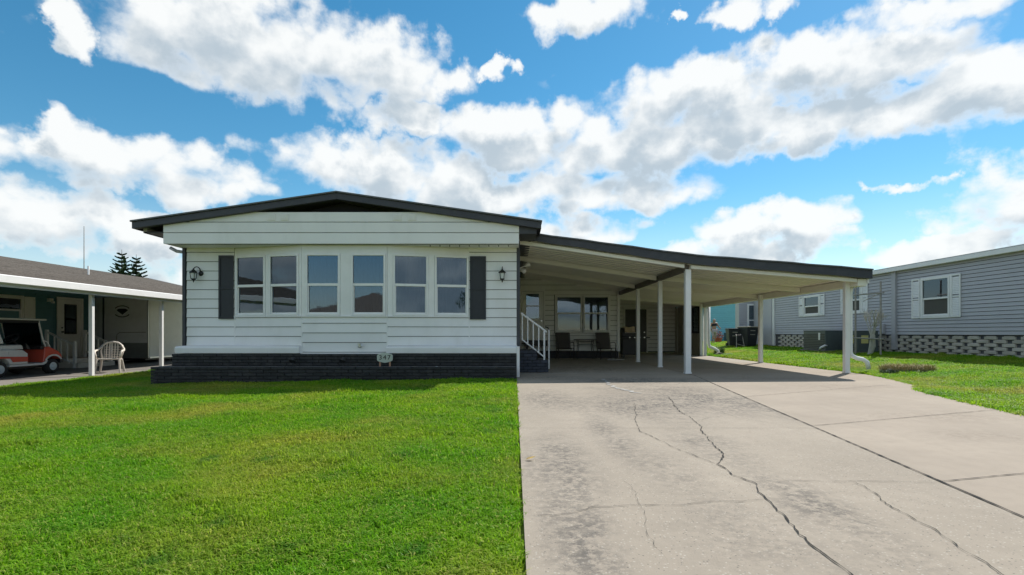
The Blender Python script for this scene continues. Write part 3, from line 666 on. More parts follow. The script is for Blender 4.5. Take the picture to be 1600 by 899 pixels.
# brick skirting (upper tier) and planter (lower tier)
sk = MB().box(-7.74, 0.03, 11.60, 11.66, 0.2, 0.53).obj('brick_skirting', MORTAR, H)
bricks(sk, frame_m((-7.76, 11.58, 0), 0), 7.80, 0.262, 4, 0.0685, 0.29, 0.09, BRICK)
bricks(sk, frame_m((-7.74, 12.3, 0), R(-90)), 0.70, 0.262, 4, 0.0685, 0.29, 0.09, BRICK)
PL = thing('brick_planter', 'low black painted brick planter along the foot of the white home', 'planter', (-3.9, 11.3, 0))
inner = MB().box(-7.90, 0.02, 11.27, 11.575, -0.2, 0.258).obj('planter_fill', mat('pale_capping', (0.11, 0.105, 0.10), 0.9, var=0.3, bump=0.5), PL)  # top paler than the bricks, so the ledge between the tiers shows
bricks(PL, frame_m((-7.98, 11.22, 0), 0), 8.02, -0.145, 6, 0.0685, 0.31, 0.10, BRICK, rag=0.012)
bricks(PL, frame_m((-7.95, 12.0, 0), R(-90)), 0.68, -0.145, 6, 0.0685, 0.31, 0.10, BRICK, rag=0.012)

# ------------------------------------------------------------------ carport
def ch(x):                     # underside height of the roof pans
    return 3.30-(x-0.12)*(0.60/4.11) if x < 4.23 else 2.70-(x-4.23)*(0.36/4.4)
CP = thing('carport', 'cream aluminium carport with dark fascia on white posts over the driveway', 'carport', (4.3, 12.7, 0))
def slope_bar(y0, y1, xa, xb, zo0, zo1, m, name, parent=CP, bevel=0.004):
    MB().prism([(xa, y0, ch(xa)+zo0), (xb, y0, ch(xb)+zo0), (xb, y0, ch(xb)+zo1), (xa, y0, ch(xa)+zo1)], (0, y1-y0, 0)).obj(name, m, parent, bevel=bevel)
deck = MB()
for xa, xb in ((0.12, 4.23), (4.23, 8.66)):
    deck.prism([(xa, 12.53, ch(xa)+0.07), (xb, 12.53, ch(xb)+0.07), (xb, 12.53, ch(xb)+0.11), (xa, 12.53, ch(xa)+0.11)], (0, 8.3 if xb < 5 else 14.2, 0))
deck = deck.obj('roof', CHAR, CP)
for xa, xb, ye in ((0.12, 4.20, 20.7), (4.26, 8.60, 26.6)):
    y = 12.56
    while y < ye-0.1:
        MB().prism([(xa, y+0.006, ch(xa)), (xb, y+0.006, ch(xb)), (xb, y+0.006, ch(xb)+0.06), (xa, y+0.006, ch(xa)+0.06)], (0, 0.293, 0)).obj('roof_panel', PANEL, deck)
        MB().prism([(xa, y+0.27, ch(xa)-0.018), (xb, y+0.27, ch(xb)-0.018), (xb, y+0.27, ch(xb)-0.001), (xa, y+0.27, ch(xa)-0.001)], (0, 0.03, 0)).obj('roof_rib', PANEL, deck)
        y += 0.305
def fz(x): return (3.30-(x-0.12)*0.146 if x < 4.23 else 2.70-(x-4.23)*0.082)
n = 22; xsF = [0.12+(8.70-0.12)*i/n for i in range(n+1)]
fpts = []
for x in xsF:
    s = 0.5+0.5*math.tanh((x-4.23)/0.5); fpts.append((3.30-(x-0.12)*0.146)*(1-s)+(2.70-(x-4.23)*0.082)*s+0.006*math.sin(x*5))
f = MB(); vs = []
for x, z in zip(xsF, fpts):
    th = 0.15+0.05*min(1, x/4)
    vs += [(x, 12.44, z), (x, 12.44, z+th), (x, 12.54, z+th), (x, 12.54, z)]
f.add(vs, [(4*i+k, 4*i+4+k, 4*i+4+(k+1) % 4, 4*i+(k+1) % 4) for i in range(n) for k in range(4)]+[(0, 1, 2, 3), (4*n+3, 4*n+2, 4*n+1, 4*n)])
f.obj('fascia', CHAR, CP)
f = MB(); vs = []
for x, z in zip(xsF, fpts):
    th = 0.152+0.05*min(1, x/4)
    vs += [(x, 12.40, z+th), (x, 12.40, z+th+0.03), (x, 12.9, z+th+0.045), (x, 12.9, z+th)]
f.add(vs, [(4*i+k, 4*i+4+k, 4*i+4+(k+1) % 4, 4*i+(k+1) % 4) for i in range(n) for k in range(4)]+[(0, 1, 2, 3), (4*n+3, 4*n+2, 4*n+1, 4*n)])
f.obj('drip_edge', CHARLT, CP)
MB().box(8.66, 8.70, 12.54, 26.7, ch(8.66)-0.0, ch(8.66)+0.16).obj('side_fascia', CHAR, CP)
for xa, xb in ((0.13, 4.17), (4.33, 8.40)):
    slope_bar(12.555, 12.66, xa, xb, -0.105, -0.02, PANEL, 'front_beam')
    for y in (15.1, 17.8): slope_bar(y-0.05, y+0.05, xa, xb, -0.15, -0.019, PANEL, 'cross_beam')
slope_bar(22.9, 23.0, 4.3, 8.4, -0.15, -0.019, PANEL, 'cross_beam')
MB().box(4.20, 4.32, 12.68, 20.72, 2.545, 2.685).obj('valley_beam', BEAMBR, CP, bevel=0.004)
MB().box(8.42, 8.64, 12.56, 26.6, 2.16, 2.335).obj('side_gutter', PANEL, CP, bevel=0.006)
MB().box(8.655, 8.70, 12.56, 12.7, 2.23, 2.34).obj('gutter_end', TRIM, CP)
def post(x, y, z1, w, m=TRIM):
    o = MB().box(x-w/2, x+w/2, y-w/2, y+w/2, 0.0, z1).obj('post', m, CP, bevel=0.008)
    for s in (-1, 1): MB().box(x+s*w*0.28-0.006, x+s*w*0.28+0.006, y-w/2-0.004, y-w/2-0.0005, 0.01, z1-0.01).obj('post_rib', m, o)
    MB().box(x-w/2-0.01, x+w/2+0.01, y-w/2-0.01, y+w/2+0.01, 0.001, 0.035).obj('foot_plate', TRIM, o)
    return o
for y, w in ((12.70, 0.14), (15.1, 0.115), (17.8, 0.115)): post(4.29, y, 2.545 if y > 13 else 2.58, w)
for y in (12.9, 17.4): post(8.36, y, 2.30, 0.12)
MB().box(8.28, 8.40, 22.84, 22.96, 0, 2.3).box(8.46, 8.58, 22.84, 22.96, 0, 2.16).obj('corner_post', TRIM, CP, bevel=0.006)
# downspouts
MB().tube([(8.52, 12.95, 2.2), (8.49, 12.95, 2.0), (8.49, 12.95, 0.52), (8.52, 12.93, 0.43), (8.62, 12.90, 0.37), (8.75, 12.86, 0.34), (8.83, 12.83, 0.28), (8.86, 12.81, 0.10)], 0.055, 10).obj('downspout', TRIM, CP, smooth=True)
MB().tube([(8.68, 22.9, 2.2), (8.68, 22.9, 0.55), (8.72, 22.9, 0.40), (8.92, 22.88, 0.32), (9.08, 22.86, 0.22), (9.1, 22.85, 0.02)], 0.07, 10).obj('downspout', TRIM, CP, smooth=True)

# storage shed closing the back of the carport
SH = thing('storage_shed', 'cream shed walls with black door closing the back of the carport', 'shed', (6.3, 26.6, 0))
bw = MB().box(4.24, 8.4, 26.604, 26.7, 0, 2.75).obj('back_wall', LAPSHADE, SH)
plank_wall(bw, frame_m((4.24, 26.6, 0), 0), 4.1, 0.05, 2.6, 0.205, CREAM, openings=[(1.45, 2.65, -0.1, 2.3)])
sdr = MB().box(5.74, 6.84, 26.55, 26.6, 0.08, 2.24).obj('shed_door', IRON, SH, bevel=0.004)
MB().box(5.66, 5.735, 26.54, 26.61, 0, 2.32).box(6.845, 6.92, 26.54, 26.61, 0, 2.32).box(5.736, 6.844, 26.54, 26.61, 2.245, 2.32).obj('door_frame', CREAM, sdr)
MB().lathe([(0.03, -0.07), (0.03, -0.03), (0.012, -0.03), (0.012, 0)], (6.72, 26.55, 1.05), 'Y').obj('door_knob', CHROME, sdr)
sdw = MB().box(8.34, 8.42, 22.96, 26.62, 0, 2.3).obj('side_panel', mat('tan_panel', (0.50, 0.46, 0.37), 0.7, var=0.1, dirt=(0.2, 0.17, 0.12), dscale=2, damt=0.35), SH)
for y in (24.1, 25.3, 26.2): MB().box(8.325, 8.34, y, y+0.05, 0, 2.3).obj('batten', CREAM, sdw)
swn = MB().box(8.28, 8.33, 23.1, 23.16, 1.0, 2.2).box(8.28, 8.33, 23.86, 23.92, 1.0, 2.2).box(8.28, 8.33, 23.161, 23.859, 2.14, 2.2).box(8.28, 8.33, 23.161, 23.859, 1.0, 1.06).obj('window', IRON, SH)
MB().box(8.31, 8.325, 23.161, 23.859, 1.061, 2.139).obj('pane', GLASS, swn)

# side house wall behind lanai corner (between lanai wall and shed)
MB().box(4.16, 4.235, 20.8, 26.6, 0, 2.7).obj('lanai_side_wall', CREAM, H)

# ------------------------------------------------------------------ brick steps with railing
ST = thing('brick_steps', 'blue-black brick steps with white railing beside the carport corner', 'steps', (0.5, 13.1, 0))
def step(x1, z0, z1, y0, y1, n):
    s = MB().box(0.13, x1-0.01, y0+0.02, y1-0.01, z0, z1-0.004).obj('step', MORTAR, ST)
    bricks(s, frame_m((0.12, y0, 0), 0), x1-0.12, z0, n, (z1-z0)/n, 0.22, 0.09, BRICKB)
    bricks(s, frame_m((x1, y0+0.1, 0), R(90)), y1-y0-0.1, z0, n, (z1-z0)/n, 0.22, 0.09, BRICKB)
    x = 0.12
    while x < x1-0.05:
        MB().box(x+0.004, min(x+0.22, x1)-0.004, y0+0.10, y1, z1-0.03, z1).obj('brick', BRICKB, s, bevel=0.005); x += 0.22
step(0.87, 0.0, 0.31, 13.10, 14.34, 4)
step(0.58, 0.31, 0.56, 13.12, 14.32, 3)
def railing(y, x0, x1, zb0, zt0, zb1, zt1, posts):
    r = MB().prism([(x0-0.03, y-0.03, zt0+0.03), (x1+0.06, y-0.03, zt1-0.02), (x1+0.06, y-0.03, zt1+0.035), (x0-0.03, y-0.03, zt0+0.085)], (0, 0.06, 0)).obj('handrail', TRIM, ST, bevel=0.006)
    MB().prism([(x0, y-0.018, zb0), (x1, y-0.018, zb1), (x1, y-0.018, zb1+0.04), (x0, y-0.018, zb0+0.04)], (0, 0.036, 0)).obj('lower_rail', TRIM, r)
    for i in range(posts):
        t = i/(posts-1); x = x0+(x1-x0)*t; w = 0.022 if i == posts-1 else 0.014
        zb = zb0+(zb1-zb0)*t-(0.05 if i == posts-1 else 0); zt = zt0+(zt1-zt0)*t+0.03
        MB().box(x-w, x+w, y-w, y+w, 0.312 if i == posts-1 else zb, zt).obj('baluster', TRIM, r)
railing(13.2, 0.20, 0.765, 0.82, 1.46, 0.37, 1.03, 5)
MB().box(0.945, 0.985, 14.36, 14.40, 0.0, 1.10).obj('grab_post', TRIM, ST, bevel=0.004)
MB().tube([(0.965, 14.38, 1.10), (0.93, 14.38, 1.16), (0.86, 14.38, 1.18)], 0.018, 6).obj('grab_handle', IRON, ST)

# ------------------------------------------------------------------ wall lanterns, flood light
def lantern(x, label, swing):
    t = thing('wall_lantern', label, 'lantern', (x, WY-0.02, 2.45), 'coach lanterns on the white front wall'); y0 = WY-0.018; z = 2.42
    cx = x-0.045*swing; cy = y0-0.15
    MB().lathe([(0.001, y0-0.035), (0.035, y0-0.033), (0.055, y0-0.02), (0.06, y0-0.001)], (x+0.04*swing, 0, z), 'Y').obj('back_plate', IRON, t, smooth=True)
    pts = [(x+0.04*swing, y0-0.02, z+0.02)]
    for i in range(9):
        q = math.pi*i/8; pts.append((x+0.04*swing+(cx-x-0.04*swing)*(1-math.cos(q))/2, y0-0.03+(cy-y0+0.03)*(1-math.cos(q))/2, z+0.06+0.09*math.sin(q)))
    MB().tube(pts, 0.011, 6).obj('arm', IRON, t, smooth=True)
    MB().lathe([(0.008, 0.13), (0.02, 0.10), (0.03, 0.09), (0.085, 0.035), (0.095, 0.02), (0.08, 0.015)], (cx, cy, z-0.02), 'Z', 8).obj('cap', IRON, t)
    MB().lathe([(0.066, 0.013), (0.05, -0.115)], (cx, cy, z-0.02), 'Z', 8).obj('lamp_glass', FROST, t)
    c = MB()
    for k in range(4):
        q = math.pi/4+k*math.pi/2; c.tube([(cx+0.075*math.cos(q), cy+0.075*math.sin(q), z), (cx+0.056*math.cos(q), cy+0.056*math.sin(q), z-0.14)], 0.007, 5)
    c.obj('cage', IRON, t)
    MB().lathe([(0.06, -0.115), (0.045, -0.14), (0.02, -0.155), (0.012, -0.19), (0.003, -0.21)], (cx, cy, z-0.02), 'Z', 8).obj('finial', IRON, t)
lantern(-7.50, 'black coach lantern beside the shutter at the far left corner', 1)
lantern(-0.29, 'black coach lantern between right shutter and carport corner', 0)
t = thing('flood_light', 'white twin-head flood light high on wall under the carport', 'flood light', (0.1, 14.2, 2.8))
MB().lathe([(0.06, 0.0), (0.06, 0.03), (0.03, 0.04)], (0.1, 14.2, 2.80), 'X').obj('base', TRIM, t)
for a in ((0.24, 14.1, 2.72), (0.36, 14.25, 2.90)):
    b = Vector((0.13, 14.2, 2.80)); d = (Vector(a)-b); M = Matrix.Translation(a) @ d.to_track_quat('Z', 'Y').to_matrix().to_4x4()
    o = MB(M).lathe([(0.03, -0.08), (0.045, -0.03), (0.065, 0.05), (0.06, 0.06)]).obj('lamp_head', TRIM, t, smooth=True)
    MB().tube([b, a], 0.015, 6).obj('arm', TRIM, t)

# ------------------------------------------------------------------ small things on the planter
def text_mesh(s, size, depth, name, m, parent, M):
    c = bpy.data.curves.new(name, 'FONT'); c.body = s; c.size = size; c.extrude = depth; c.align_x = 'CENTER'; c.align_y = 'CENTER'
    o = bpy.data.objects.new('tmp', c); COL.objects.link(o); me = bpy.data.meshes.new_from_object(o.evaluated_get(bpy.context.evaluated_depsgraph_get())); bpy.data.objects.remove(o)
    me.name = name; me.materials.clear(); me.materials.append(m); me.transform(M); return link(bpy.data.objects.new(name, me), parent)
t = thing('number_sign', 'pale oval 347 house number plaque on wooden stakes in the planter', 'sign', (-2.89, 11.42, 0.26))
pts = []
for i in range(40):
    q = 2*math.pi*i/40; sx_, sz_ = math.cos(q), math.sin(q)
    x = 0.175*math.copysign(abs(sx_)**0.45, sx_); z = 0.085*math.copysign(abs(sz_)**0.45, sz_)
    z += 0.030*math.exp(-(x/0.09)**2)*(1 if sz_ > 0 else -1)
    pts.append((-2.89+x, 11.40, 0.455+z))
pq = MB().prism(pts, (0, 0.02, 0)).obj('plaque', SIGNW, t)
for i, dg in enumerate('347'):
    text_mesh(dg, 0.145, 0.004, 'digit', DIGIT, pq, Matrix.Translation((-2.985+i*0.095, 11.394, 0.458)) @ Matrix.Rotation(R(90), 4, 'X') @ Matrix.Diagonal((1.05, 1, 1, 1)))
MB().prism([(p[0]*0.9+(-2.89)*0.1, 11.396, 0.455+(p[2]-0.455)*0.9) for p in pts]+[], (0, 0.003, 0)).obj('rim', SIGNW, pq)
for dx in (-0.11, 0.11): MB().box(-2.89+dx-0.018, -2.89+dx+0.018, 11.405, 11.435, 0.24, 0.40).obj('stake', WOODST, t, bevel=0.003)
for x, lab in ((-4.95, 'black solar spot light on the planter, further from the number sign'), (-3.83, 'black solar spot light on the planter, nearer the number sign')):
    t = thing('spot_light', lab, 'spot light', (x, 11.4, 0.26), 'solar spot lights on the planter')
    MB().tube([(x, 11.42, 0.235), (x, 11.42, 0.34)], 0.012, 6).obj('stake', BLKPL, t)
    M = Matrix.Translation((x, 11.40, 0.38)) @ Matrix.Rotation(R(38), 4, 'X') @ Matrix.Rotation(R(20), 4, 'Y')
    MB(M).box(-0.07, 0.07, -0.008, 0.008, -0.045, 0.045).obj('solar_panel', BLKPL, t, bevel=0.003)
    MB(M).lathe([(0.035, 0.01), (0.045, 0.09), (0.04, 0.095)], (0, 0, 0), 'Y', 10).obj('lamp_head', BLKPL, t)
tag(MB().lathe([(0.001, 0), (0.03, 0.004), (0.034, 0.02), (0.015, 0.032), (0.001, 0.034)], (-1.73, 11.36, 0.236)).obj('pebble', PATCH), 'small white pebble lying on the black brick planter', 'pebble')

# ------------------------------------------------------------------ patio furniture on the lanai
def patio_chair(x, y, label, rz):
    t = thing('patio_chair', label, 'chair', (x, y, 0), 'sling patio chairs under the window'); M = frame_m((x, y, 0), rz)
    s = 0.27
    MB(M).prism([(-s+0.01, -0.26, 0.42), (-s+0.01, 0.16, 0.38), (-s+0.01, 0.16, 0.395), (-s+0.01, -0.26, 0.435)], (2*s-0.02, 0, 0)).obj('seat', SLING, t)
    MB(M).prism([(-s+0.01, 0.165, 0.40), (-s+0.01, 0.32, 1.0), (-s+0.01, 0.335, 1.0), (-s+0.01, 0.18, 0.40)], (2*s-0.02, 0, 0)).obj('backrest', SLING, t)
    for k in (-1, 1):
        X = k*(s+0.01)
        MB(M).tube([(X, -0.28, 0.43), (X, 0.17, 0.39), (X, 0.33, 1.02)], 0.014, 6).obj('side_rail', BRONZE, t)
        MB(M).tube([(X+k*0.03, -0.26, 0.0), (X+k*0.03, -0.27, 0.5), (X+k*0.03, -0.25, 0.60), (X+k*0.03, -0.18, 0.645), (X+k*0.03, 0.05, 0.64), (X+k*0.02, 0.22, 0.62)], 0.016, 6).obj('arm', BRONZE, t, smooth=True)
        MB(M).tube([(X+k*0.01, 0.26, 0.0), (X+k*0.01, 0.10, 0.40)], 0.014, 6).obj('leg', BRONZE, t)
        MB(M).tube([(X+k*0.03, -0.26, 0.0), (X+k*0.02, -0.26, 0.42)], 0.015, 6).obj('leg', BRONZE, t)
    MB(M).tube([(-s, -0.26, 0.43), (s, -0.26, 0.43)], 0.013, 6).obj('front_bar', BRONZE, t)
    MB(M).tube([(-s, 0.33, 1.02), (s, 0.33, 1.02)], 0.013, 6).obj('top_bar', BRONZE, t)
patio_chair(1.95, 20.0, 'dark sling patio chair left of the little table, nearer the steps', R(8))
patio_chair(3.55, 20.0, 'dark sling patio chair right of the little table, nearer the grill', R(12))
t = thing('side_table', 'small dark metal patio table between the two sling chairs', 'table', (2.78, 20.1, 0))
MB().box(2.34, 3.20, 19.85, 20.4, 0.735, 0.765).obj('tabletop', BRONZE, t, bevel=0.01)
for sx_ in (-1, 1):
    for sy_ in (-1, 1): MB().tube([(2.77+sx_*0.30, 20.12+sy_*0.2, 0.735), (2.77+sx_*0.27, 20.12+sy_*0.2, 0.5), (2.77+sx_*0.33, 20.12+sy_*0.22, 0.0)], 0.013, 6).obj('leg', BRONZE, t)
MB().tube([(2.5, 19.92, 0.56), (3.04, 19.92, 0.56)], 0.012, 6).tube([(2.5, 19.92, 0.68), (3.04, 19.92, 0.68)], 0.012, 6).obj('stretcher', BRONZE, t)
tag(MB().box(3.42, 4.05, 18.85, 19.2, 0.004, 0.05).obj('paving_block', PATCH, bevel=0.012), 'pale flat paving block on the floor before the sling chair', 'paver')
# grill
t = thing('barbecue_grill', 'black barbecue grill on cart with beige cloth beside the lanai corner', 'grill', (4.75, 21.2, 0))
MB().box(4.42, 5.14, 20.95, 21.45, 0.12, 0.80).obj('cabinet', BLKPL, t, bevel=0.02)
for sx_ in (4.46, 5.08): MB().box(sx_, sx_+0.05, 20.97, 21.02, 0.0, 0.12).box(sx_, sx_+0.05, 21.38, 21.43, 0, 0.12).obj('leg', IRON, t)
MB().prism([(4.40, 20.92, 0.86), (4.40, 20.95, 1.08), (4.40, 21.08, 1.22), (4.40, 21.34, 1.22), (4.40, 21.46, 1.08), (4.40, 21.48, 0.86)], (0.76, 0, 0)).obj('lid', IRON, t, bevel=0.02)
MB().box(4.38, 5.18, 20.90, 21.48, 0.80, 0.858).obj('firebox', IRON, t, bevel=0.008)
MB().tube([(4.5, 20.86, 1.02), (5.06, 20.86, 1.02)], 0.015, 8).obj('handle', CHROME, t)
MB().box(5.19, 5.55, 20.95, 21.42, 0.80, 0.84).obj('side_shelf', IRON, t, bevel=0.006)
for x in (4.7, 4.9, 5.1, 5.3): MB().lathe([(0.025, -0.04), (0.03, 0)], (x, 20.90, 0.83), 'Y').obj('knob', CHROME, t)
cl = MB(); vs = []
for i in range(13):
    for j in range(9):
        u, v = i/12, j/8; x = 4.50+0.42*u; y = 20.84+0.4*v
        z = 1.252+0.015*math.sin(u*9)+0.012*math.sin(v*7+u*5) if v > 0.35 else 1.252-(0.35-v)*0.62+0.02*math.sin(u*10+v*6)
        yy = y if v > 0.35 else 20.975-(0.35-v)*0.30-0.02*math.sin(u*11)
        vs.append((x, yy, z))
cl.add(vs, [(i*9+j, (i+1)*9+j, (i+1)*9+j+1, i*9+j+1) for i in range(12) for j in range(8)])
tag(cl.obj('cloth', BEIGEC, smooth=True), 'beige cloth draped over the black grill lid', 'cloth')
md = bpy.data.objects['cloth'].modifiers.new('thick', 'SOLIDIFY'); md.thickness = 0.012; md.offset = 1

# ------------------------------------------------------------------ left neighbour
NB = thing('neighbour_house', 'teal-sided house with grey shingle roof and open side carport', 'house', (-16.3, 17, -0.2))
GL = -0.2
struct(MB().box(-24, -11.35, 2, 26, -0.3, -0.185).obj('neighbour_slab', FLOORG, bevel=0.01))
WX = -16.3
nbw = MB().box(-22, WX-0.004, 6, 19.75, GL, 3.2).obj('side_wall', TEAL, NB)
plank_wall(nbw, frame_m((WX, 10, 0), R(90)), 9.7, 0.1, 3.1, 0.20, TEAL, openings=[(5.9, 7.4, 1.25, 2.35), (8.05, 9.35, 0, 2.4)])
MB().box(-22, -17.2, 19.76, 24.2, GL, 3.0).obj('rear_wall', TEAL, NB)
MB().box(WX-0.02, WX+0.015, 19.7, 19.78, GL, 2.8).obj('corner_trim', BLACKGAP, NB)  # black upright standing in for the dark gap past the wall end
window(NB, frame_m((WX+0.002, 16.45, 0), R(90)), 0.95, 1.38, 2.18, TRIM, DKIN, casing=0.06)
shutter(NB, frame_m((WX+0.004, 0, 0), R(90)), 17.0, 17.38, 1.35, 2.22, CREAM)
nd = MB().box(WX-0.01, WX+0.03, 18.30, 19.2, 0.12, 2.22).obj('front_door', CREAM, NB, bevel=0.005)
MB().box(WX+0.02, WX+0.05, 18.2, 18.295, 0.1, 2.3).box(WX+0.02, WX+0.05, 19.205, 19.30, 0.1, 2.3).box(WX+0.02, WX+0.05, 18.296, 19.204, 2.225, 2.3).obj('door_frame', CREAM, nd)
for z0, z1 in ((1.02, 1.48), (1.55, 2.02)): MB().box(WX+0.03, WX+0.038, 18.55, 18.98, z0, z1).obj('pane', GLASS, nd); 
MB().box(WX+0.028, WX+0.03, 18.5, 19.03, 0.97, 2.06).obj('pane_backing', DKIN, nd)
MB().lathe([(0.03, 0), (0.03, 0.06)], (WX+0.03, 18.40, 1.05), 'X').lathe([(0.025, 0), (0.025, 0.03)], (WX+0.03, 18.40, 1.2), 'X').obj('door_knob', IRON, nd)
MB().box(WX+0.0, WX+0.12, 17.82, 17.98, 2.1, 2.22).box(WX+0.12, WX+0.2, 17.86, 17.94, 2.05, 2.12).obj('wall_lamp', TRIM, NB, bevel=0.01)
# roof: ridge along y, shingle courses
RX, RZ, EX, EZ = -17.5, 3.62, -11.62, 2.30; Y0, Y1 = 4.0, 24.3
sv = Vector((EX-RX, 0, EZ-RZ))
nr = MB().prism([(RX, Y0, RZ), (EX, Y0, EZ), (EX, Y0, EZ-0.10), (RX, Y0, RZ-0.10)], (0, Y1-Y0, 0)).prism([(RX, Y0, RZ), (RX-5.9, Y0, EZ), (RX-5.9, Y0, EZ-0.1), (RX, Y0, RZ-0.1)], (0, Y1-Y0, 0)).obj('roof', SHINGLE, NB)
nc = 40
for i in range(nc):
    a = Vector((RX, 0, RZ))+sv*(i/nc); b = Vector((RX, 0, RZ))+sv*((i+1.08)/nc)
    MB().prism([(a.x, Y0, a.z+0.004), (b.x, Y0, b.z+0.022), (b.x, Y0, b.z+0.003), (a.x, Y0, a.z+0.001)], (0, Y1-Y0, 0)).obj('shingle_course', SHINGLE, nr)
MB().box(EX-0.02, EX+0.09, Y0, Y1, EZ-0.16, EZ+0.03).obj('gutter', TRIM, NB, bevel=0.015)
MB().box(EX-0.04, EX-0.021, Y0, Y1, EZ-0.24, EZ-0.02).obj('fascia', TRIM, NB)
MB().prism([(RX, Y1, RZ-0.11), (EX, Y1, EZ-0.11), (EX, Y1, EZ+0.03), (RX, Y1, RZ+0.03)], (0, 0.03, 0)).obj('rake_board', GREYTRIM, NB)
for y in (11.45, 14.32, 17.15):
    MB().box(EX-0.26, EX-0.16, y-0.05, y+0.05, -0.19, 2.1).obj('post', TRIM, NB, bevel=0.008)
MB().tube([(EX-0.02, 11.4, 2.2), (EX-0.03, 11.37, 2.08), (EX-0.12, 11.35, 2.03), (EX-0.30, 11.33, 1.98), (EX-0.33, 11.33, 1.9), (EX-0.33, 11.33, -0.1)], 0.05, 8).obj('downspout', TRIM, NB, smooth=True)
MB().tube([(-14.9, 17.9, 2.95), (-14.9, 17.9, 3.35)], 0.03, 6).obj('vent_pipe', TRIM, NB)
# stairs of the neighbour
t = thing('wooden_steps', 'pale wooden steps with white railing below the neighbour door', 'steps', (-15.4, 17.6, -0.19))
for i, z in enumerate((-0.02, 0.13)):
    MB().box(-16.2, -14.75-i*0.35, 17.3, 18.9, z-0.16, z).obj('step', PLASTW, t, bevel=0.006)
for yy in (17.3, 18.85):
    MB().box(-15.85, -15.76, yy-0.04, yy+0.04, 0.13, 1.12).obj('post', TRIM, t, bevel=0.005)
    MB().box(-14.9, -14.82, yy-0.04, yy+0.04, -0.18, 0.72).obj('post', TRIM, t, bevel=0.005)
    MB().prism([(-15.76, yy-0.03, 1.0), (-14.9, yy-0.03, 0.60), (-14.9, yy-0.03, 0.66), (-15.76, yy-0.03, 1.06)], (0, 0.06, 0)).obj('handrail', TRIM, t)
    MB().prism([(-15.76, yy-0.02, 0.32), (-14.9, yy-0.02, -0.04), (-14.9, yy-0.02, 0.0), (-15.76, yy-0.02, 0.36)], (0, 0.04, 0)).obj('lower_rail', TRIM, t)
    for k in range(3):
        q = (k+1)/4; x = -15.76+0.86*q; MB().box(x-0.018, x+0.018, yy-0.018, yy+0.018, 0.34-0.36*q, 1.02-0.40*q).obj('baluster', TRIM, t)
# antenna
t = thing('antenna_pole', 'thin grey antenna pole rising above the shingle roof', 'antenna', (-18.5, 22, 2.5))
MB().tube([(-18.5, 22, 2.5), (-18.5, 22, 5.6)], [0.022, 0.012], 6).obj('mast', GALV, t)
MB().tube([(-18.5, 22, 3.5), (-18.5, 22, 3.56)], 0.035, 6).obj('bracket', GALV, t)

# enclosed trailer
TR = thing('cargo_trailer', 'white enclosed cargo trailer with dark emblem parked past the neighbour wall', 'trailer', (-15.6, 22, -0.2))
tx0, tx1, ty0, ty1, tz0, tz1 = -16.75, -14.58, 20.4, 25.6, 0.0, 2.44
tb = MB().box(tx0, tx1, ty0, ty1, tz0, tz1).obj('body', TRAILW, TR, bevel=0.05, seg=2)
MB().box(tx0+0.45, tx1-0.02, ty0-0.012, ty0-0.001, tz0+0.02, 0.62).obj('stone_guard', PLATE, TR)
for x in (tx0+0.40, tx1-0.02): MB().box(x-0.02, x+0.02, ty0-0.02, ty0+0.0, tz0, tz1).obj('corner_molding', CHROME, TR)
MB().box(tx0+0.36, tx0+0.40, ty0-0.03, ty0-0.002, tz0, tz1-0.02).obj('seam', BLACKGAP, TR)
MB().box(tx1+0.001, tx1+0.015, ty0+0.05, ty1, tz0, tz0+0.06).box(tx1+0.001, tx1+0.015, ty0+0.05, ty1, tz1-0.07, tz1-0.01).obj('side_trim', CHROME, TR)
MB().tube([(tx0+0.9, ty0-0.03, 0.55), (tx0+0.93, ty0-0.03, 0.95), (tx0+1.02, ty0-0.03, 1.03), (tx1-0.1, ty0-0.03, 1.04)], 0.012, 5).obj('cable_rail', GALV, TR)
em = MB().prism([(-15.86, ty0-0.006, 1.92), (-15.62, ty0-0.006, 1.74), (-15.40, ty0-0.006, 1.92), (-15.50, ty0-0.006, 1.98), (-15.76, ty0-0.006, 1.98)], (0, 0.004, 0)).obj('emblem', DIGIT, TR)
for zc, a0, a1 in ((1.86, 35, 145), (1.88, 215, 325)):
    vs = []; 
    for i in range(15):
        q = R(a0+(a1-a0)*i/14)
        for rr in (0.30, 0.34): vs.append((-15.63+rr*math.cos(q)*1.05, ty0-0.005, zc+rr*math.sin(q)*0.72))
    MB().add(vs, [(2*i, 2*i+1, 2*i+3, 2*i+2) for i in range(14)]).obj('emblem_arc', DIGIT, em)
for x in (tx0+0.1, tx1-0.1):
    for y in (22.8, 23.6):
        w_ = MB().lathe([(0.16, -0.1), (0.30, -0.1), (0.33, -0.06), (0.33, 0.06), (0.30, 0.1), (0.16, 0.1)], (x, y, 0.13), 'X', 18).obj('tyre', RUBBER, TR)
MB().box(tx0+0.2, tx1-0.2, 20.5, 25.4, -0.08, 0.0).obj('chassis', IRON, TR)
MB().box(-15.72, -15.6, 19.4, 20.4, -0.02, 0.08).box(-15.69, -15.63, 19.5, 19.56, -0.19, 0.5).obj('hitch', IRON, TR)
for x in (-15.1, -14.9, -15.0): MB().box(x-0.08, x+0.03, ty0-0.02, ty0-0.002, tz1-0.075, tz1-0.045).obj('marker_light', REDP, TR)

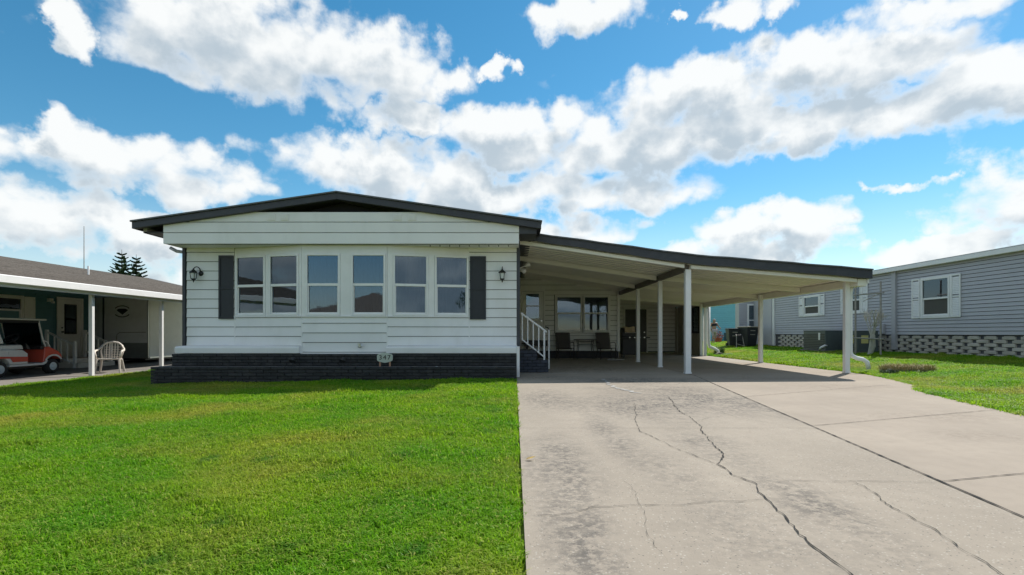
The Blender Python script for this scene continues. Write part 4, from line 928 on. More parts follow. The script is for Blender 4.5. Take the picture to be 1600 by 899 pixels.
# plastic garden chair
t = thing('garden_chair', 'off-white resin garden chair standing by the neighbour carport post', 'chair', (-12.25, 15.5, -0.185))
M = frame_m((-12.25, 15.5, -0.185), R(28))
MB(M).prism([(-0.25, -0.26, 0.40), (-0.23, 0.22, 0.37), (-0.23, 0.22, 0.40), (-0.25, -0.26, 0.44)], (0.49, 0, 0)).obj('seat', PLASTW, t, bevel=0.01)
for k in (-1, 1):
    MB(M).tube([(k*0.27, -0.27, 0.43), (k*0.30, -0.30, 0.0)], [0.035, 0.028], 6).obj('leg', PLASTW, t)
    MB(M).tube([(k*0.24, 0.22, 0.40), (k*0.30, 0.34, 0.0)], [0.035, 0.028], 6).obj('leg', PLASTW, t)
    MB(M).tube([(k*0.28, -0.26, 0.43), (k*0.31, -0.27, 0.60), (k*0.33, -0.22, 0.655), (k*0.34, -0.02, 0.66), (k*0.31, 0.20, 0.70), (k*0.24, 0.30, 0.80)], [0.03, 0.03, 0.035, 0.035, 0.03, 0.03], 6).obj('arm', PLASTW, t, smooth=True)
br = MB(M).tube([(-0.22, 0.22, 0.40), (-0.27, 0.28, 0.62), (-0.25, 0.33, 0.80), (-0.15, 0.36, 0.89), (0, 0.37, 0.92), (0.15, 0.36, 0.89), (0.25, 0.33, 0.80), (0.27, 0.28, 0.62), (0.22, 0.22, 0.40)], 0.03, 6).obj('backrest', PLASTW, t, smooth=True)
for i in range(5):
    x = -0.14+i*0.07; MB(M).tube([(x*0.9, 0.23, 0.40), (x, 0.30, 0.65), (x*0.95, 0.35, 0.88)], 0.016, 5).obj('slat', PLASTW, br)
for i in range(5):
    z = 0.46+i*0.075; MB(M).tube([(-0.2, 0.235+(z-0.4)*0.27, z), (0.2, 0.235+(z-0.4)*0.27, z)], 0.012, 5).obj('slat', PLASTW, br)

# golf cart (faces right)
GC = thing('golf_cart', 'red and white golf cart with roof parked in the neighbour carport', 'golf cart', (-14.4, 15.7, -0.185))
CY0, CY1 = 15.2, 16.38; g0 = -0.185
def sweep(pts, y0, y1): return MB().prism([(x, y0, z+g0) for x, z in pts], (0, y1-y0, 0))
def wheel(x, y, s):
    o = MB().lathe([(0.12, -0.085), (0.19, -0.09), (0.215, -0.06), (0.22, 0), (0.215, 0.06), (0.19, 0.09), (0.12, 0.085)], (x, y, g0+0.22), 'Y', 20).obj('wheel', RUBBER, GC, smooth=True)
    MB().lathe([(0.02, s*0.098), (0.05, s*0.10), (0.06, s*0.088), (0.115, s*0.092), (0.125, s*0.07), (0.12, 0)], (x, y, g0+0.22), 'Y', 18).obj('hubcap', mat('hubcap_silver', (0.45, 0.55, 0.66), 0.35, metal=0.5), o)
for x in (-13.66, -15.22):
    for y, s in ((CY0+0.09, -1), (CY1-0.09, 1)): wheel(x, y, s)
sweep([(-15.55, 0.20), (-13.35, 0.20), (-13.35, 0.27), (-15.55, 0.27)], CY0+0.12, CY1-0.12).obj('chassis', BLKPL, GC, bevel=0.01)
rocker = sweep([(-14.95, 0.27), (-13.95, 0.27), (-13.86, 0.31), (-13.80, 0.40), (-13.86, 0.40), (-13.98, 0.33), (-14.95, 0.33)], CY0+0.02, CY1-0.02).obj('rocker_panel', CARTW, GC, bevel=0.008)
# rear body under the seat: white with red band, wheel arch cut
def arc(cx, cz, r, a0, a1, n=8): return [(cx+r*math.cos(R(a0+(a1-a0)*i/n)), cz+r*math.sin(R(a0+(a1-a0)*i/n))) for i in range(n+1)]
sweep([(-14.45, 0.335), (-14.45, 0.62), (-14.60, 0.72), (-15.0, 0.74), (-15.7, 0.72), (-15.75, 0.45), (-15.52, 0.36)]+arc(-15.22, 0.24, 0.29, 155, 20), CY0, CY1).obj('rear_body', CARTW, GC, bevel=0.012)
sweep([(-14.46, 0.40), (-14.46, 0.53), (-15.72, 0.58), (-15.74, 0.53), (-14.95, 0.50), (-14.88, 0.40)], CY0-0.012, CY0-0.001).obj('red_band', REDP, GC)
sweep([(-14.5, 0.58), (-14.56, 0.66), (-15.0, 0.69), (-15.0, 0.60)], CY0-0.012, CY0-0.001).obj('vent_panel', CARTW, GC)
# front cowl
fc = sweep([(-13.98, 0.34), (-13.93, 0.78), (-13.80, 0.80), (-13.50, 0.66), (-13.38, 0.55), (-13.36, 0.42)]+arc(-13.66, 0.24, 0.29, 40, 150), CY0, CY1).obj('front_cowl', REDP, GC, bevel=0.015)
sweep(arc(-13.66, 0.24, 0.33, 35, 150)+arc(-13.66, 0.24, 0.285, 150, 35), CY0-0.015, CY0-0.001).obj('wheel_arch', CARTW, GC)
sweep([(-13.38, 0.30), (-13.28, 0.32), (-13.28, 0.46), (-13.36, 0.46)], CY0+0.05, CY1-0.05).obj('bumper', BLKPL, GC, bevel=0.01)
sweep([(-14.02, 0.72), (-13.93, 0.72), (-13.93, 0.86), (-14.05, 0.80)], CY0+0.03, CY1-0.03).obj('dashboard', BLKPL, GC, bevel=0.01)
sweep([(-14.5, 0.74), (-15.15, 0.72), (-15.15, 0.86), (-14.55, 0.87)], CY0+0.06, CY1-0.06).obj('seat', CARTW, GC, bevel=0.03, seg=2)
sweep([(-15.05, 0.90), (-15.17, 1.24), (-15.27, 1.24), (-15.17, 0.90)], CY0+0.06, CY1-0.06).obj('seat_back', CARTW, GC, bevel=0.03, seg=2)
for y in (CY0+0.05, CY1-0.05):
    MB().tube([(-13.86, y, g0+0.80), (-13.94, y, g0+0.98), (-14.08, y, g0+1.55)], 0.02, 6).obj('front_strut', CARTW, GC)
    MB().tube([(-13.72, y, g0+0.78), (-13.80, y, g0+0.93), (-13.93, y, g0+0.98)], 0.018, 6).obj('strut_brace', CARTW, GC)
    MB().tube([(-15.35, y, g0+0.72), (-15.42, y, g0+1.55)], 0.02, 6).obj('rear_strut', CARTW, GC)
MB().box(-15.65, -13.92, CY0-0.05, CY1+0.05, g0+1.55, g0+1.60).obj('roof', mat('cart_roof', (0.62, 0.64, 0.60), 0.5, var=0.06), GC, bevel=0.02, seg=2)
MB().box(-15.4, -14.1, CY0+0.02, CY1-0.02, g0+1.48, g0+1.548).obj('roof_lining', BLKPL, GC)
ws = MB().prism([(-13.95, CY0+0.08, g0+0.82), (-14.07, CY0+0.08, g0+1.5), (-14.075, CY1-0.08, g0+1.5), (-13.955, CY1-0.08, g0+0.82)], (0.006, 0, 0)).obj('windshield', SHIELD, GC)
MB().tube([(-13.99, CY0+0.06, g0+1.15), (-13.99, CY1-0.06, g0+1.15)], 0.014, 5).obj('hinge_bar', BLKPL, ws)
MB().tube([(-14.1, CY0+0.35, g0+0.55), (-14.55, CY0+0.35, g0+1.02)], 0.025, 6).obj('steering_column', BLKPL, GC)
q_ = Vector((-0.45, 0, 0.47)).normalized(); Ms = Matrix.Translation((-14.57, CY0+0.35, g0+1.04)) @ q_.to_track_quat('Z', 'Y').to_matrix().to_4x4()
sw_ = MB(Ms).tube([(0.17*math.cos(2*math.pi*i/20), 0.17*math.sin(2*math.pi*i/20), 0) for i in range(21)], 0.016, 6).obj('steering_wheel', BLKPL, GC, smooth=True)
for k in range(3): MB(Ms).tube([(0, 0, -0.02), (0.16*math.cos(k*2.09), 0.16*math.sin(k*2.09), 0)], 0.01, 5).obj('spoke', BLKPL, sw_)
MB().box(-14.45, -13.98, CY0+0.06, CY1-0.06, g0+0.272, g0+0.30).obj('floor_mat', BLKPL, GC)
sweep([(-14.35, 0.74), (-14.45, 0.74), (-14.5, 0.90), (-14.48, 0.90)], CY0+0.02, CY0+0.05).obj('hip_bar', BLKPL, GC)

GC.location = (-14.1, 14.36, -0.185); GC.rotation_euler.z = R(90)      # parked lengthwise

# ------------------------------------------------------------------ Norfolk pines
def norfolk(x, y, h, label):
    t = thing('norfolk_pine', label, 'tree', (x, y, 0), 'norfolk pines beyond the shingle roof')
    MB().tube([(x, y, 0), (x+0.05, y, h*0.5), (x, y, h)], [0.28, 0.17, 0.02], 8).obj('trunk', BARK, t)
    rnd = random.Random(int(h*100)); c = MB(); nt_ = 16
    for i in range(nt_):
        f_ = i/nt_; z = h*(0.30+0.68*f_); L_ = (1-f_)**0.85*2.5+0.25; nb = 6 if f_ < 0.8 else 4; a0 = rnd.random()*6
        for k in range(nb):
            a = a0+2*math.pi*k/nb+rnd.uniform(-.15, .15); Lk = L_*rnd.uniform(0.82, 1.1); up = 0.16+0.25*f_
            pts = [Vector((x+math.cos(a)*Lk*s, y+math.sin(a)*Lk*s, z+Lk*up*s*s)) for s in (0, .33, .66, 1)]
            c.tube(pts, [0.04, 0.03, 0.02, 0.008], 4)
            for m_ in range(9):
                s = 0.22+0.78*m_/8; p = pts[0].lerp(pts[3], s); p.z = z+Lk*up*s*s
                for sg in (-1, 1):
                    b_ = a+sg*rnd.uniform(0.7, 1.1); l2 = 0.34*Lk*(1.12-s)+0.16; q = p+Vector((math.cos(b_)*l2, math.sin(b_)*l2, l2*0.30))
                    w2 = Vector((-math.sin(b_), math.cos(b_), 0))*0.05
                    c.add([p-w2, p+w2, q+w2*0.6, q-w2*0.6], [(0, 1, 2, 3)])
                    c.add([p-Vector((0, 0, .06)), p+Vector((0, 0, .10)), q+Vector((0, 0, .08)), q-Vector((0, 0, .02))], [(0, 1, 2, 3)])
    c.obj('crown', PINE, t)
norfolk(-53.7, 70, 12.45, 'taller norfolk pine behind the shingle roof')
norfolk(-53.2, 72, 12.1, 'shorter norfolk pine behind the shingle roof, nearer the white home')

# ------------------------------------------------------------------ right neighbour
RN = thing('grey_house', 'grey vinyl-sided house on open block skirting across the right lawn', 'house', (14.1, 20, 0.28))
GX = 14.1; ZB, ZT = 0.94, 3.30
MB().box(GX+0.05, 22, 4, 27.8, 0.2, 3.3).obj('body', mat('dim_core', (0.1, 0.1, 0.11), 0.9), RN)
gw = MB().box(GX+0.004, GX+0.05, 4, 27.8, ZB, ZT).obj('side_wall', LAPSHADE, RN)
def wz(x): return GX*800/(x-804)
W = [(wz(1485), wz(1441), 1.56, 2.86), (wz(1346), wz(1325), 1.86, 2.96), (wz(1281), wz(1257), 1.86, 2.76)]
Mr = frame_m((GX, 27.8, 0), R(-90))
ops = [(27.8-b-0.05, 27.8-a+0.05, z0-0.04, z1+0.04) for a, b, z0, z1 in W]
plank_wall(gw, Mr, 21.0, ZB, ZT, 0.118, GREYV, openings=ops, out=0.024, gap=0.014)
for a, b, z0, z1 in W:
    c = (a+b)/2; window(RN, frame_m((GX-0.005, c, 0), R(-90)), b-a, z0, z1, TRIM, mat('green_blind', (0.06, 0.075, 0.065), 0.9, var=0.3, vscale=3, stretch=(9, 9, 0.3)), casing=0.05)
    Ms_ = frame_m((GX-0.018, c, 0), R(-90)); h = (b-a)/2+0.06
    shutter(RN, Ms_, -h-0.36, -h, z0-0.04, z1+0.04, TRIM, louver=True); shutter(RN, Ms_, h, h+0.36, z0-0.04, z1+0.04, TRIM, louver=True)
MB().box(GX-0.20, GX-0.12, 4, 27.95, 3.27, 3.42).obj('gutter', TRIM, RN, bevel=0.012)
MB().box(GX-0.119, GX+0.05, 4, 27.9, 3.285, 3.30).obj('soffit', TRIM, RN)
MB().prism([(GX-0.2, 4, 3.44), (18, 4, 3.75), (18, 4, 3.70), (GX-0.2, 4, 3.421)], (0, 24, 0)).obj('roof', mat('pale_metal_roof', (0.55, 0.55, 0.55), 0.5), RN)
MB().box(GX-0.08, GX+0.02, wz(1402), wz(1396), 0.4, 3.27).obj('corner_trim', GREYTRIM, RN)
MB().box(GX-0.08, GX+0.02, 27.7, 27.85, 0.35, 3.27).obj('corner_trim', TRIM, RN)
MB().box(GX-0.10, GX+0.0, wz(1384), wz(1378), 0.98, 1.35).obj('meter_box', GREYTRIM, RN)
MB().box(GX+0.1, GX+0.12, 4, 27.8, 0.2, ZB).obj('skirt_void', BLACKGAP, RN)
# open block skirting
cache = MB().box(0, 0.40, 0, 0.10, 0, 0.088).mesh('block', BLOCK, bevel=0.008)
cache2 = MB().box(0, 0.12, 0, 0.09, 0, 0.05).mesh('block', BLOCK, bevel=0.006)
skr = MB().box(GX+0.02, GX+0.08, 4, 27.8, 0.22, 0.27).obj('block_skirting', BLOCK, RN)
for r in range(6):
    y = 27.4-(0.26 if r % 2 else 0)
    while y > 13.2:
        o = bpy.data.objects.new('block', cache); link(o, skr)
        o.matrix_basis = frame_m((GX+random.uniform(-.008, .008), y, 0.272+r*0.108), R(-90)) @ Matrix.Rotation(random.uniform(-.02, .02), 4, 'X')
        y -= 0.56
far = MB()
for r in range(6):
    y = 27.4-(0.26 if r % 2 else 0)
    while y > 4.5:
        if y <= 13.2: far.box(GX, GX+0.1, y-0.4, y, 0.272+r*0.108, 0.36+r*0.108)
        far.box(GX+0.012, GX+0.09, y-0.35, y-0.05, 0.36+r*0.108, 0.38+r*0.108)
        y -= 0.56
fo = far.obj('block_course_fill', BLOCK, skr); fo['kind'] = 'stuff'
# addition at the back
AD = MB().box(13.15, 15.2, 30.0, 30.5, 0.3, 3.3).obj('rear_addition', GREYV, RN)
plank_wall(AD, frame_m((13.15, 29.99, 0), 0), 2.0, 0.32, 3.2, 0.118, GREYV, openings=[(0.49, 1.03, 0.9, 2.75)], out=0.024, gap=0.018)
window(RN, frame_m((13.15+0.76, 29.985, 0), 0), 0.50, 0.95, 2.68, TRIM, DKIN, casing=0.04)
MB().box(14.0, 14.2, 27.9, 30.0, 0.3, 3.2).obj('rear_wall', GREYV, RN)
# blue house far behind
BH = thing('blue_house', 'sky-blue sided house glimpsed beyond the carport', 'house', (15.5, 42, 0.25))
bwv = MB().box(13.0, 19.4, 42, 50, 0.2, 3.9).obj('wall', CYAN, BH)
plank_wall(bwv, frame_m((13.0, 41.98, 0), 0), 6.4, 0.35, 3.9, 0.16, CYAN, gap=0.024)
MB().prism([(12.7, 41.8, 3.9), (19.7, 41.8, 3.9), (16.2, 41.8, 5.0)], (0, 9, 0)).obj('roof', SHINGLE, BH)
MB().box(19.35, 19.5, 41.93, 42.02, 0.2, 3.9).obj('corner_trim', TRIM, BH)
for x, lab in ((17.0, 'dark green utility cabinet in front of the blue house'),):
    t = thing('utility_cabinet', lab, 'cabinet', (x, 41, 0.25)); MB().box(x, x+1.15, 40.8, 41.6, 0.25, 1.05).obj('cabinet', ACG, t, bevel=0.03)
    for i in range(5): MB().box(x+0.1, x+1.05, 40.785, 40.80, 0.4+i*0.11, 0.45+i*0.11).obj('slat', BLKPL, t)

# wheeled bins
def bin_(x, y, z, s, rz, label, lid):
    t = thing('wheelie_bin', label, 'bin', (x, y, z), 'wheeled bins on the lawn'); M = frame_m((x, y, z), rz) @ Matrix.Scale(s, 4)
    b = MB(M); b.add([(-.26,-.28,.06),(.26,-.28,.06),(.26,.24,.06),(-.26,.24,.06),(-.35,-.38,1.0),(.35,-.38,1.0),(.35,.38,1.0),(-.35,.38,1.0)], [(0,3,2,1),(4,5,6,7),(0,1,5,4),(1,2,6,5),(2,3,7,6),(3,0,4,7)])
    b.obj('body', BINP, t, bevel=0.03, seg=2)
    MB(M).box(-.38, .38, -.42, .36, 1.0, 1.06).obj('lid', lid, t, bevel=0.02)
    MB(M).tube([(-.3, .42, .98), (.3, .42, .98)], 0.02, 6).obj('handle', BINP, t)
    for k in (-1, 1): MB(M).lathe([(.11, -.03), (.12, 0), (.11, .03)], (k*.30, .26, .12), 'X', 12).obj('wheel', RUBBER, t)
    for zz_ in (0.62, 0.82): MB(M).box(-.14, .14, -.372+(0.82-zz_)*0.1, -.362+(0.82-zz_)*0.1, zz_, zz_+0.035).obj('grip_bar', BINLID, t)
bin_(12.95, 28.4, 0.24, 1.08, R(14), 'large black wheeled bin with faded pale lid, nearest the grey house', BINLID)
bin_(12.35, 28.9, 0.22, 1.0, R(-8), 'black wheeled bin with dark lid beside the pale-lidded bin', BINP)
t = thing('folded_walker', 'small black and pale metal walker frame leaning by the bins', 'walker', (12.25, 27.9, 0.2))
for k in (-1, 1): MB().tube([(12.25+k*0.22, 27.75, 0.2), (12.25+k*0.16, 27.9, 0.85), (12.25+k*0.12, 28.05, 0.95)], 0.02, 6).obj('side_tube', GALV, t)
MB().box(12.10, 12.42, 27.86, 27.92, 0.55, 0.92).obj('back_panel', BLKPL, t, bevel=0.02)
MB().tube([(12.05, 27.78, 0.42), (12.45, 27.78, 0.32)], 0.02, 6).obj('cross_tube', GALV, t)

# air conditioners
def ac(x0, x1, y0, y1, z1, label):
    t = thing('air_conditioner', label, 'air conditioner', ((x0+x1)/2, (y0+y1)/2, 0.25), 'air conditioners by the grey house')
    c = MB().box(x0, x1, y0, y1, 0.30, z1).obj('cabinet', ACG, t, bevel=0.015)
    MB().box(x0-0.1, x1+0.05, y0-0.1, y1+0.1, 0.2, 0.30).obj('pad', FLOORG, t)
    MB().box(x0-0.01, x1+0.01, y0-0.01, y1+0.01, z1, z1+0.02).obj('top', ACG, t)
    n_ = 9
    for i in range(n_): MB().box(x0-0.012, x0-0.001, y0+0.06, y1-0.06, 0.36+i*(z1-0.45)/n_, 0.36+(i+0.5)*(z1-0.45)/n_).obj('slat', BLKPL, t)
    return t
t = ac(12.75, 13.75, 21.0, 22.6, 1.10, 'wide grey-green air conditioner nearest the bins, against block skirting')
MB().box(12.735, 12.75, 21.35, 21.47, 0.72, 1.02).obj('label_plate', TRIM, t)
MB().tube([(12.45, 20.9, 0.32), (12.4, 20.75, 0.42), (12.6, 20.8, 0.5), (12.78, 20.95, 0.48)], 0.04, 8).obj('pipe_elbow', TRIM, t, smooth=True)
t = ac(12.95, 13.75, 19.35, 20.2, 1.08, 'square dark air conditioner with yellow label behind the bare shrub')
MB().box(12.935, 12.95, 19.55, 19.85, 0.62, 0.92).obj('label_plate', LABELY, t)
MB().box(13.1, 13.36, 19.335, 19.35, 0.62, 0.92).obj('label_plate', LABELY, t)

# trellis poles and bare pale shrub
t = thing('pole_frame', 'frame of rusty poles standing on the lawn before the grey house', 'frame', (12.7, 18.5, 0.2))
for x, y in ((12.52, 18.8), (12.55, 17.55)): MB().tube([(x, y, 0.2), (x, y, 2.95 if y > 18 else 2.78)], 0.03, 6).obj('post', GALV, t)
for z in (2.38, 0.80): MB().tube([(12.52, 18.95, z+0.03), (12.55, 17.4, z)], 0.028, 6).obj('crossbar', GALV, t)
MB().tube([(12.53, 18.4, 2.15), (12.55, 17.6, 2.36)], 0.012, 5).obj('brace', GALV, t)
t = thing('bare_shrub', 'bare pale-barked shrub with upright forked branches inside pole frame', 'shrub', (12.6, 18.1, 0.2))
rs_ = random.Random(5); stems = MB(); tips = []
tr_ = MB()
for k in range(2): tr_.tube([(12.6, 18.15+k*0.05, 0.2), (12.6+0.05*k, 18.10-k*0.08, 0.55), (12.62, 18.1-0.12*k, 0.95)], [0.085, 0.06, 0.04], 7)
tr_.obj('trunk', PALEBARK, t)
def grow(p, d, l, r, lev):
    q = p+d*l; m_ = p.lerp(q, 0.5)+Vector((rs_.uniform(-1, 1), rs_.uniform(-1, 1), rs_.uniform(-1, 1)))*l*0.06
    stems.tube([p, m_, q], [r, r*0.85, r*0.65], 5)
    if lev:
        for k in range(3 if lev > 1 else 2):
            d2 = (d+Vector((rs_.uniform(-.5, .5), rs_.uniform(-.75, .75), rs_.uniform(-.05, .5)))).normalized(); grow(q, d2, l*rs_.uniform(0.6, 0.85), r*0.62, lev-1)
for k in range(5): grow(Vector((12.62, 18.08, 0.85)), Vector((rs_.uniform(-.4, .4), rs_.uniform(-.7, .7), 1)).normalized(), 0.38, 0.03, 3)
stems.obj('branches', PALEBARK, t)

# rocks + scrubby clump at the downspout
def rock(x, y, z, r, label, seed):
    rr = random.Random(seed); bm = bmesh.new(); bmesh.ops.create_icosphere(bm, subdivisions=3, radius=1)
    ph = [rr.uniform(0, 6) for _ in range(6)]
    for v in bm.verts:
        c = v.co; k = 1+0.16*math.sin(3*c.x+ph[0])*math.cos(2.5*c.y+ph[1])+0.10*math.sin(6*c.z+ph[2]+4*c.x)+0.05*math.sin(11*c.y+ph[3])
        v.co = Vector((c.x*r[0]*k, c.y*r[1]*k, c.z*r[2]*k))
    me = bpy.data.meshes.new('rock'); bm.to_mesh(me); bm.free(); me.materials.append(ROCK)
    for p in me.polygons: p.use_smooth = True
    o = bpy.data.objects.new('rock', me); o.location = (x, y, z); COL.objects.link(o); tag(o, label, 'rock', 'rocks at the downspout outlets')
rock(9.1, 12.35, 0.05, (0.22, 0.15, 0.10), 'mossy rock right below the near downspout mouth', 1)
rock(9.62, 12.25, 0.06, (0.24, 0.15, 0.10), 'mossy rock among dry grass, second from the near downspout', 2)
rock(9.05, 22.65, 0.04, (0.22, 0.15, 0.10), 'dark rock below the far downspout by the shed', 4)
rock(9.45, 22.5, 0.06, (0.3, 0.12, 0.05), 'flat pale stone beside the far downspout outlet', 6)
def clump(x, y, z, n, r, h, m, name, label, cat, seed):
    rr = random.Random(seed); c = MB()
    for i in range(n):
        a = rr.uniform(0, 6.28); d = r*math.sqrt(rr.random()); bx_, by_ = x+d*math.cos(a), y+d*math.sin(a)*0.6; a2 = rr.uniform(0, 6.28); l = h*rr.uniform(.5, 1.1); lean = rr.uniform(.1, .8)
        w_ = Vector((-math.sin(a2), math.cos(a2), 0))*0.006; b0 = Vector((bx_, by_, z)); b1 = b0+Vector((math.cos(a2)*l*lean*.4, math.sin(a2)*l*lean*.4, l*.6)); b2 = b0+Vector((math.cos(a2)*l*lean, math.sin(a2)*l*lean, l*.85))
        c.add([b0-w_, b0+w_, b1+w_*.8, b1-w_*.8, b2], [(0, 1, 2, 3), (3, 2, 4)])
    o = c.obj(name, m); tag(o, label, cat)
clump(9.55, 12.45, 0.03, 2600, 0.62, 0.27, DRY, 'dry_grass_tuft', 'straw-coloured dry grass tuft by the near downspout rocks', 'plant', 3)
clump(9.3, 12.2, 0.0, 1500, 0.55, 0.17, LEAF, 'weed_clump', 'low green weeds around the near downspout rocks', 'plant', 8)
clump(9.25, 23.2, 0.0, 300, 0.25, 0.5, LEAF, 'leafy_weed', 'green leafy weed behind the far downspout outlet', 'plant', 9)

# flower pot by the person
t = thing('flower_pot', 'terracotta pot with red flowers on the lawn before blue house', 'flower pot', (14.9, 37.5, 0.27))
MB().lathe([(0.20, 0), (0.28, 0.35), (0.31, 0.36), (0.31, 0.42), (0.26, 0.42)], (14.9, 37.5, 0.25)).obj('pot', TERRA, t)
c = MB(); rr = random.Random(2)
for i in range(200):
    v = Vector((rr.gauss(0, 1), rr.gauss(0, 1), rr.gauss(0, 1))).normalized()*0.38*rr.random()**.4+Vector((14.9, 37.5, 0.85)); d = Vector((rr.gauss(0, 1), rr.gauss(0, 1), rr.gauss(0, 1))).normalized()*0.06; e = d.orthogonal().normalized()*0.045
    c.add([v-d, v+e, v+d, v-e], [(0, 1, 2, 3)])
c.obj('foliage', mat('red_flowers', (0.20, 0.05, 0.03), 0.7, var=0.5, vscale=9), t)

# person walking away
def person(x, y, z):
    t = thing('person', 'person in dark top and pale shorts walking by blue house', 'person', (x, y, z))
    J = {'pel': (0, 0, .95), 'wst': (0, 0, 1.12), 'chest': (0, -.02, 1.32), 'neck': (0, -.03, 1.47), 'head': (.01, -.05, 1.58), 'top': (.01, -.05, 1.68),
         'sl': (-.18, -.02, 1.42), 'el': (-.24, .02, 1.15), 'hl': (-.22, -.10, .93), 'sr': (.18, -.02, 1.42), 'er': (.30, -.04, 1.20), 'hr': (.44, -.12, 1.02),
         'tl': (-.10, 0, .90), 'kl': (-.11, -.12, .50), 'al': (-.11, .02, .09), 'fl': (-.11, -.14, .04), 'tr': (.10, 0, .90), 'kr': (.11, .04, .50), 'ar': (.11, .18, .10), 'fr': (.11, .06, .03)}
    rad = {'pel': .15, 'wst': .13, 'chest': .155, 'neck': .055, 'head': .095, 'top': .07, 'sl': .07, 'el': .045, 'hl': .035, 'sr': .07, 'er': .045, 'hr': .035, 'tl': .095, 'kl': .06, 'al': .04, 'fl': .04, 'tr': .095, 'kr': .06, 'ar': .04, 'fr': .04}
    E = [('pel','wst'),('wst','chest'),('chest','neck'),('neck','head'),('head','top'),('chest','sl'),('sl','el'),('el','hl'),('chest','sr'),('sr','er'),('er','hr'),('pel','tl'),('tl','kl'),('kl','al'),('al','fl'),('pel','tr'),('tr','kr'),('kr','ar'),('ar','fr')]
    def skin(name, keys, grow_, m, par):
        ks = [k for k in J if k in keys]; me = bpy.data.meshes.new(name)
        me.from_pydata([J[k] for k in ks], [(ks.index(a), ks.index(b)) for a, b in E if a in ks and b in ks], [])
        o = bpy.data.objects.new(name, me); COL.objects.link(o); md = o.modifiers.new('skin', 'SKIN'); md.use_smooth_shade = True
        for i, k in enumerate(ks): me.skin_vertices[0].data[i].radius = (rad[k]*grow_,)*2; me.skin_vertices[0].data[i].use_root = (i == 0)
        s = o.modifiers.new('sub', 'SUBSURF'); s.levels = 2; s.render_levels = 2
        me2 = bpy.data.meshes.new_from_object(o.evaluated_get(bpy.context.evaluated_depsgraph_get())); bpy.data.objects.remove(o)
        me2.materials.clear(); me2.materials.append(m); me2.transform(Matrix.Translation((x, y, z)))
        for p in me2.polygons: p.use_smooth = True
        return link(bpy.data.objects.new(name, me2), par)
    b = skin('body', set(J), 1.0, SKIN, t)
    skin('shirt', {'wst', 'chest', 'sl', 'sr'}, 1.22, SHIRT, t); skin('shorts', {'pel', 'tl', 'tr', 'kl', 'kr'}, 1.25, SHORTS, t)
    hp = MB().lathe([(0.01, 1.74), (0.07, 1.72), (0.105, 1.66), (0.112, 1.58), (0.09, 1.52), (0.05, 1.50)], (x+0.01, y-0.01, z), 'Z', 14).obj('hair', HAIR, t, smooth=True)
person(14.02, 36.0, 0.28)

# ------------------------------------------------------------------ across the street (mirrored in the windows)
OH = thing('opposite_house', 'low tan-roofed house across the street behind the camera', 'house', (-9, -24, 0))
MB().box(-19, 1, -32, -22, 0, 2.7).obj('wall', mat('brown_stucco', (0.17, 0.13, 0.10), 0.9, var=0.1), OH)
MB().add([(-19.6, -21.4, 2.65), (1.6, -21.4, 2.65), (1.6, -32.6, 2.65), (-19.6, -32.6, 2.65), (-14, -27, 4.9), (-4, -27, 4.9)], [(0, 1, 5, 4), (1, 2, 5), (2, 3, 4, 5), (3, 0, 4), (0, 3, 2, 1)]).obj('roof', TANROOF, OH)
for x in (-16, -11, -3): window(OH, frame_m((x, -22.0, 0), R(180)), 1.2, 1.0, 2.2, TRIM, DKIN)
def leafy(x, y, h, r, label, seed):
    t = thing('street_tree', label, 'tree', (x, y, 0)); rr = random.Random(seed)
    MB().tube([(x, y, 0), (x+.1, y, h*.3), (x, y+.1, h*.7)], [0.2, 0.14, 0.05], 8).obj('trunk', BARK, t)
    c = MB()
    for k in range(26):
        cc = Vector((rr.gauss(0, .45)*r, rr.gauss(0, .45)*r, h*.66+rr.gauss(0, .2)*h)); rad_ = r*rr.uniform(.22, .4)
        for i in range(70):
            v = Vector((x, y, 0))+cc+Vector((rr.gauss(0, 1), rr.gauss(0, 1), rr.gauss(0, 1))).normalized()*rad_*rr.random()**.4; d = Vector((rr.gauss(0, 1), rr.gauss(0, 1), rr.gauss(0, 1))).normalized()*0.14; e = d.orthogonal().normalized()*0.08
            c.add([v-d, v+e, v+d, v-e], [(0, 1, 2, 3)])
    c.obj('crown', LEAF, t)
leafy(-28.5, -15.5, 7.5, 2.6, 'leafy tree across the street behind the camera, left of the tan-roofed house', 3)
leafy(13.5, -18, 6.5, 2.4, 'leafy tree across the street behind the camera, beside the tan-roofed house end', 5)

t = MB()
lx, ly = gp(821, 719)
vs = [(0,0,.004),(.02,.018,.016),(.05,.022,.022),(.085,.008,.03),(.05,-.016,.018),(.02,-.014,.012)]
t.add([(lx+a, ly+b, c) for a, b, c in vs], [(0,1,5),(1,2,4,5),(2,3,4)])
tag(t.obj('fallen_leaf', mat('dead_leaf', (0.36, 0.24, 0.06), 0.7, var=0.3, vscale=40)), 'curled yellow-brown leaf on driveway edge by the lawn', 'leaf')

